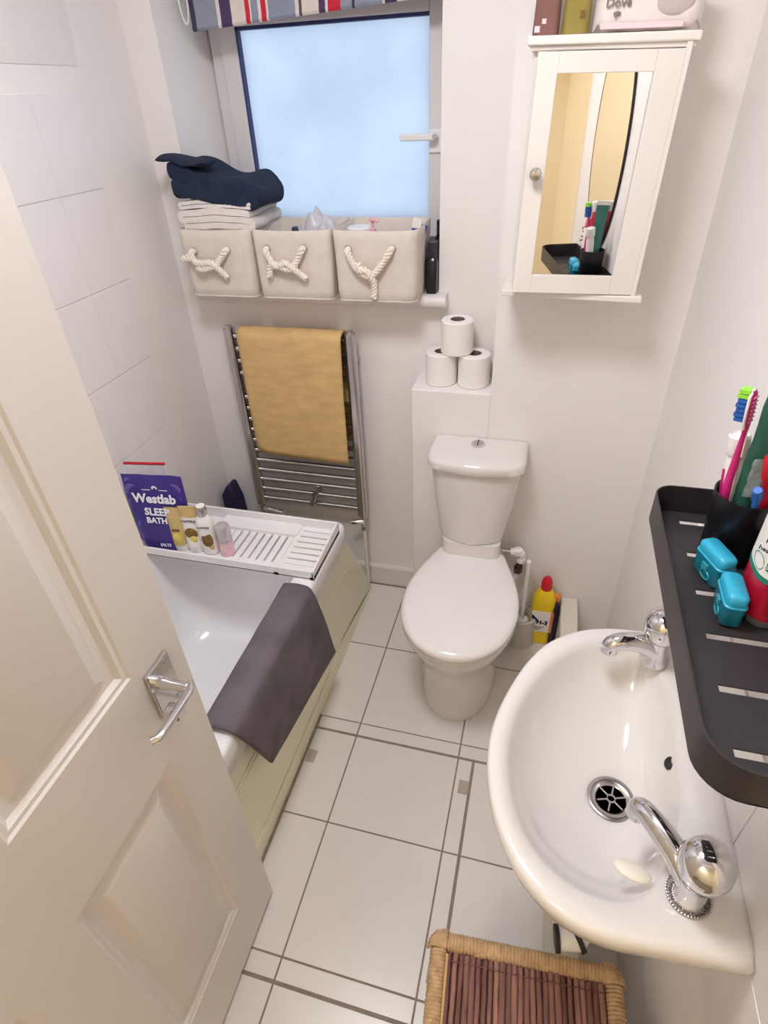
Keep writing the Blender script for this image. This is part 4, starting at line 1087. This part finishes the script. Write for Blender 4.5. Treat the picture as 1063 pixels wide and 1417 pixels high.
# toothbrush leaning in the cup
def brush(base, tip, cm, label, face):
    base, tip = V(base), V(tip); o = thing('toothbrush', base, label, 'toothbrush')
    d = (tip-base); L = d.length; d.normalize(); f = V(face); f = (f-d*f.dot(d)).normalized(); s_ = d.cross(f)
    def P(t, a=0, c=0): return base+d*(t*L)+f*a+s_*c
    b = B(); rr = []
    prof = ((0, .0050, .0040), (.05, .0062, .0055), (.25, .0076, .0066), (.45, .0072, .0060), (.62, .0050, .0044), (.74, .0038, .0034), (.79, .0056, .0032), (.83, .0086, .0032), (.91, .0098, .0032), (.97, .0080, .0028), (1.0, .0040, .0020))
    for t, ws, wf in prof:
        rr.append([P(t, math.sin(2*PI*i/16)*wf+.004*math.sin(t*5), math.cos(2*PI*i/16)*ws) for i in range(16)])
    b.loft(rr); b.build('handle', cm[0], o, smooth=60)
    b = B()
    for t0, t1, w_ in ((.30, .62, .0025), (.62, .80, .0012)):
        b.tube([P(t0, -.0050+.004*math.sin(t0*5), 0), P((t0+t1)/2, -.0038+.004*math.sin((t0+t1)/2*5), 0), P(t1, -.0022+.004*math.sin(t1*5), 0)], [w_, w_*1.2, w_*.6], 8)
    b.tube([P(t, .0008+.004*math.sin(t*5), c) for t, c in ((.79, -.0056), (.83, -.0088), (.91, -.0101), (.975, -.0082), (1.003, 0), (.975, .0082), (.91, .0101), (.83, .0088), (.79, .0056))], .0018, 8)
    b.build('white_grip', label_m, o)
    for k in range(7):
        t = .83+.022*k; e = .004*math.sin(t*5)
        b = B(); b.tube([P(t, e-.0030, -.006), P(t+.006, e-.0036, .0), P(t+.002, e-.0030, .006)], .0010, 6); b.build('tongue_rib', M('pink_rib', (236, 130, 180), .4), o)
    for k in range(7):
        t = .828+.0255*k; e = .004*math.sin(t*5); h_ = .0125+.0015*(k % 2)
        b = B(); q = [P(t, e+.002, -.0072), P(t, e+.002, .0072), P(t+.020, e+.002, .0072), P(t+.020, e+.002, -.0072)]; q2 = [p+f*h_*1.0 for p in q]
        b.loft([q, q2]); b.build('bristle_tuft', cm[2] if k >= 5 else cm[1], o, smooth=0)
    return o
brush((1.338, .372, ZS+.010), (1.3155, .381, 1.366), (magenta_m, blue_br_m, green_br_m), 'magenta and white toothbrush with blue and green bristles, tallest in the cup', (-.80, .60, 0))
# white-capped tube behind it
o = thing('toothpaste_tube', (1.345, .388, ZS+.006), 'white toothpaste tube with a round white cap, at the left in the cup', 'tube'); o.rotation_euler = (math.radians(-4), math.radians(-6), 0)
b = B(); b.lathe([(.011, 0), (.012, .01), (.0125, .13), (.010, .150)], n=22); b.build('tube_body', label_m, o, local=True)
b = B(); b.lathe([(.0130, .147), (.0140, .150), (.0135, .172), (.011, .175), (.0105, .172), (.001, .171)], n=24); b.build('cap', plas_m, o, local=True)
b = B(); b.tube([(-.0116, -.004, .06), (-.0123, -.003, .125)], .0022, 8); b.build('stripe', magenta_m, o, local=True)
# green tube, flat crimped end up
o = thing('toothpaste_tube', (1.349, .382, ZS+.006), 'dark green toothpaste tube, flat end up in the cup', 'tube'); o.rotation_euler = (math.radians(-2), math.radians(2.5), .15)
rings = [[V((math.cos(2*PI*i/24)*(.012+.008*q), math.sin(2*PI*i/24)*(.012*(1-q)**.8+.0008), .012+q*.228)) for i in range(24)] for q in [k/10 for k in range(11)]]
b = B(); b.loft(rings); b.jitter(.0016, 60, 1); b.build('tube_body', green_tube_m, o, local=True, smooth=70)
b = B(); b.box(-.0208, .0208, -.0016, .0016, .236, .248); b.build('crimp', label_m, o, local=True, smooth=0)
b = B(); b.sheet([[V((-.012+.020*i/6, -.0135+.0035*j/10-.0008, .095+.007*j+.004*noise.noise(V((i, j, 0))))) for i in range(7)] for j in range(9)]); b.jitter(.0022, 150, 3)
b.build('smeared_print', M('pale_smear', (160, 182, 182), .5, var=.25, scale=90), o, local=True)
o = thing('interdental_brush', (1.3735, .358, ZS+.006), 'red handled brush at the right edge of the cup', 'brush')
b = B(); b.tube(catmull([(0, 0, 0), (-.004, -.001, .08), (-.012, -.003, .13), (-.019, -.004, .172)], 5), [.004]*6+[.006]*5+[.009]*4+[.005], 12); b.build('handle', red_m, o, local=True)
o = thing('razor_handle', (1.365, .352, ZS+.006), 'blue plastic handle in the cup beside the mouthwash', 'razor')
b = B(); b.tube(catmull([(0, 0, 0), (-.006, -.004, .06), (-.013, -.008, .112), (-.018, -.014, .128)], 5), [.0045]*10+[.0065]*5+[.005], 12); b.build('handle', blue_m, o, local=True)
# mouthwash
o = thing('mouthwash_bottle', (1.3715, .266, ZS), 'mouthwash bottle with red liquid and white label on the shelf', 'bottle')
def ov(hx_, hy_, z): return [V((hx_*math.copysign(abs(math.cos(2*PI*i/40))**.8, math.cos(2*PI*i/40)), hy_*math.copysign(abs(math.sin(2*PI*i/40))**.8, math.sin(2*PI*i/40)), z)) for i in range(40)]
b = B(); b.loft([ov(.024, .036, 0), ov(.0260, .038, .004), ov(.0265, .039, .012)]); b.build('clear_base', clearp_m, o, local=True)
b = B(); b.loft([ov(.0262, .0387, .0121), ov(.0265, .039, .06), ov(.0265, .039, .15), ov(.024, .034, .175), ov(.014, .016, .200), ov(.012, .012, .205)]); b.build('liquid_body', redliq_m, o, local=True, smooth=50)
b = B(); b.lathe([(.0145, .204), (.0145, .232), (.012, .234)], n=24); b.build('cap', label_m, o, local=True)
b = B(); hb = []
for z in (.052, .155):
    pass
ang = [PI*.55+PI*.98*k/24 for k in range(25)]
def op(a, z, g): return V(((.0265+g)*math.copysign(abs(math.cos(a))**.8, math.cos(a)), (.039+g)*math.copysign(abs(math.sin(a))**.8, math.sin(a)), z))
b.sheet([[op(a, .070+.085*j/4+.010*((k_-14)/12)**2*(1 if j == 0 else 0), .0005) for k_, a in enumerate(ang)] for j in range(5)]); lb = b.build('label', label_m, o, local=True, smooth=60)
b = B(); b.sheet([[op(a, z+.010*((k_-14)/12)**2, .0008) for k_, a in enumerate(ang)] for z in (.066, .0735)]); b.build('label_edge', M('mint_green', (40, 130, 100), .4), o, local=True)
def facetext(s_, z, size, a0, m=ink_m):
    p = op(a0, z, .0011); q = op(a0+.12, z, .0011); text('lettering', s_, size, m, o, p, q-p, (0, 0, 1), bold=.0002, depth=.0002, local=True)
for s_, z, sz_, a0 in (('MOUTH', .149, .010, 3.95), ('WASH', .138, .010, 3.95), ('Helps give', .122, .0085, 4.0), ('healthy gums', .110, .0085, 4.0)): facetext(s_, z, sz_, a0)
b = B(); b.sheet([[op(a, z, .0010) for a in (3.75, 3.85, 3.95, 4.1, 4.3, 4.5)] for z in (.084, .096)]); b.build('green_bar', MATS['mint_green'], o, local=True)
facetext('FOR GUMS', .090, .006, 4.15, label_m)
b = B(); b.tube([op(3.35+.28*math.cos(2*PI*k/20), .086+.010*math.sin(2*PI*k/20), .0008) for k in range(20)], .0004, 5, closed=True); b.build('seal_print', MATS['mint_green'], o, local=True)
# two floss boxes
def floss(x, y, rz, label):
    o = thing('floss_box', (x, y, ZS), label, 'floss box', 'teal floss boxes on the black shelf'); o.rotation_euler = (0, 0, rz)
    w_, l_, h_ = .0125, .0275, .050
    b = B(); b.loft([rrect(-w_*.85, w_*.85, -l_*.85, l_*.85, .006, 0, 5), rrect(-w_, w_, -l_, l_, .007, .004, 5), rrect(-w_, w_, -l_, l_, .007, h_*.66, 5)]); b.build('box_body', teal_m, o, local=True, smooth=50)
    b = B(); b.loft([rrect(-w_-.0012, w_+.0012, -l_-.0012, l_+.0012, .008, h_*.64, 5), rrect(-w_-.0012, w_+.0012, -l_-.0012, l_+.0012, .008, h_*.68, 5), rrect(-w_, w_, -l_, l_, .008, h_*.70, 5), rrect(-w_, w_, -l_, l_, .008, h_*.92, 5), rrect(-w_+.003, w_-.003, -l_+.004, l_-.004, .007, h_, 5)]); b.build('flip_lid', teal_lid_m, o, local=True, smooth=50)
    b = B(); b.box(-w_-.002, -w_+.001, -.006, .006, .016, .026, bev=.0008); b.build('clasp', M('mint_clear', (66, 176, 190), .3, trans=.2), o, local=True)
    b = B(); b.tube([(-w_-.0006, .010*math.cos(2*PI*k/16)-.004, .010+.006*math.sin(2*PI*k/16)) for k in range(16)], .0009, 6, closed=True); b.build('embossed_ring', MATS['mint_clear'], o, local=True)
    return o
floss(1.3225, .318, .38, 'teal floss box with lid nearest the black tumbler')
floss(1.3290, .248, -.02, 'teal floss box with lid in front of the other floss box')

# oval mirror above the shelf (seen in the cabinet mirror)
o = thing('oval_mirror', (1.39, .24, 1.22), 'oval wall mirror with thin dark edge above the black shelf', 'mirror')
n = 72; mc = V((XR, .225, 1.52)); ra, rb = .175, .33
def oval(s_, x): return [V((x, mc.y+(ra+s_)*math.cos(2*PI*k/n), mc.z+(rb+s_)*math.sin(2*PI*k/n))) for k in range(n)]
b = B(); b.loft([oval(0, XR-.0005), oval(0, XR-.0075)]); b.build('mirror_glass', mirror_m, o, smooth=30)
b = B(); b.loft([oval(.004, XR-.0005), oval(.004, XR-.008), oval(0, XR-.0085), oval(-.0005, XR-.0075)], cap0=False, cap1=False); b.build('edge', dark_m, o, smooth=30)

# ================================================================ WICKER HAMPER
o = thing('wicker_hamper', (1.172, -.085, .0), 'wicker hamper with brown reed lid and seagrass rim under the basin', 'hamper'); o.rotation_euler = (0, 0, math.radians(4.0))
hw_, hl, hh = .158, .150, .355
def wrapped(bb, p, q, r, pitch=.0062, amp=.0013, n=12):
    p, q = V(p), V(q); m = int((q-p).length/pitch)*3; path = [p.lerp(q, i/m) for i in range(m+1)]
    bb.tube(path, [r+amp*math.sin(2*PI*i/3+.4)+.0006*noise.noise(V((i*.7, r*90, 0))) for i in range(m+1)], n, flat=.85)
for (p, q, nm) in (((-hw_, -hl, hh), (-hw_, hl, hh), 'rim'), ((hw_, -hl, hh), (hw_, hl, hh), 'rim'), ((-hw_-.008, hl, hh), (hw_+.008, hl, hh), 'rim'), ((-hw_-.008, -hl, hh), (hw_+.008, -hl, hh), 'rim')):
    b = B(); wrapped(b, p, q, .0165); b.build('rim', seagrass_m, o, local=True, smooth=60, label='seagrass-wrapped lid rim')
for sx_ in (-1, 1):
    for sy_ in (-1, 1):
        b = B()
        for k in range(9):
            a = PI/2*k/8; c0 = V((sx_*(hw_-.012), sy_*(hl-.012), hh)); e = V((sx_*math.cos(a), sy_*math.sin(a), 0))
            b.tube([c0+V((0, 0, .010)), c0+e*.016+V((0, 0, .0185)), c0+e*.026+V((0, 0, .014)), c0+e*.0325+V((0, 0, -.006))], .0034, 7)
        b.build('corner_binding', seagrass_m, o, local=True)
nre = 26
for k in range(nre):
    x = -hw_+.022+(2*hw_-.044)*k/(nre-1)+random.uniform(-.0008, .0008); r = random.uniform(.0046, .0062); top = hl-.012-random.uniform(0, .005)
    b = B(); m = 10; b.tube([(x+random.uniform(-.0008, .0008), -hl+.014+(top+hl-.014)*i/m, hh-.001+random.uniform(-.0014, .0014)) for i in range(m+1)], [r*random.uniform(.92, 1.1) for i in range(m+1)], 8)
    b.build('reed', reed_ms[random.randrange(4)], o, local=True, smooth=60)
for y in (hl-.03, 0, -hl+.03):
    b = B(); b.tube([(-hw_+.014, y, hh+.001)]+[(-hw_+.022+(2*hw_-.044)*k/(nre-1)+(.5 if k % 2 else 0)*.006, y, hh+(.0065 if k % 2 else .0035)) for k in range(nre)]+[(hw_-.014, y, hh)], .0011, 5); b.build('binding_thread', reed_ms[3], o, local=True)
b = B(); b.box(-hw_+.006, hw_-.006, -hl+.006, hl-.006, hh-.016, hh-.007); b.build('lid_board', reed_ms[3], o, local=True, smooth=0)
b = B(); b.tube([(-hw_+.0165, -hl+.02, hh+.004), (-hw_+.0165, hl-.02, hh+.004)], .003, 8); b.build('edge_cane', M('pale_cane', (206, 172, 120), .6, var=.1), o, local=True)
side_m = M('wicker_brown', (84, 54, 46), .75, var=.25, scale=40, bump=.5, bscale=120)
for k in range(22):                                         # woven courses
    z = .010+.0148*k; q = .145+.004*(k % 2)*.4
    pts = []
    for (ax_, ay_), (bx2, by2) in (((-1, -1), (1, -1)), ((1, -1), (1, 1)), ((1, 1), (-1, 1)), ((-1, 1), (-1, -1))):
        for i in range(14):
            t = i/14; x = ax_+(bx2-ax_)*t; y = ay_+(by2-ay_)*t; e = .003*math.cos(i*PI+k*PI)
            pts.append(V((x*(q+.004)+(x*e if abs(x) == 1 else 0), y*(q-.004)+(y*e if abs(y) == 1 else 0), z)))
    b = B(); b.tube(pts, .0078, 6, closed=True); b.build('woven_course', side_m, o, local=True)
b = B(); b.box(-.142, .142, -.134, .134, .004, .335); b.build('lining', reed_ms[3], o, local=True, smooth=0)
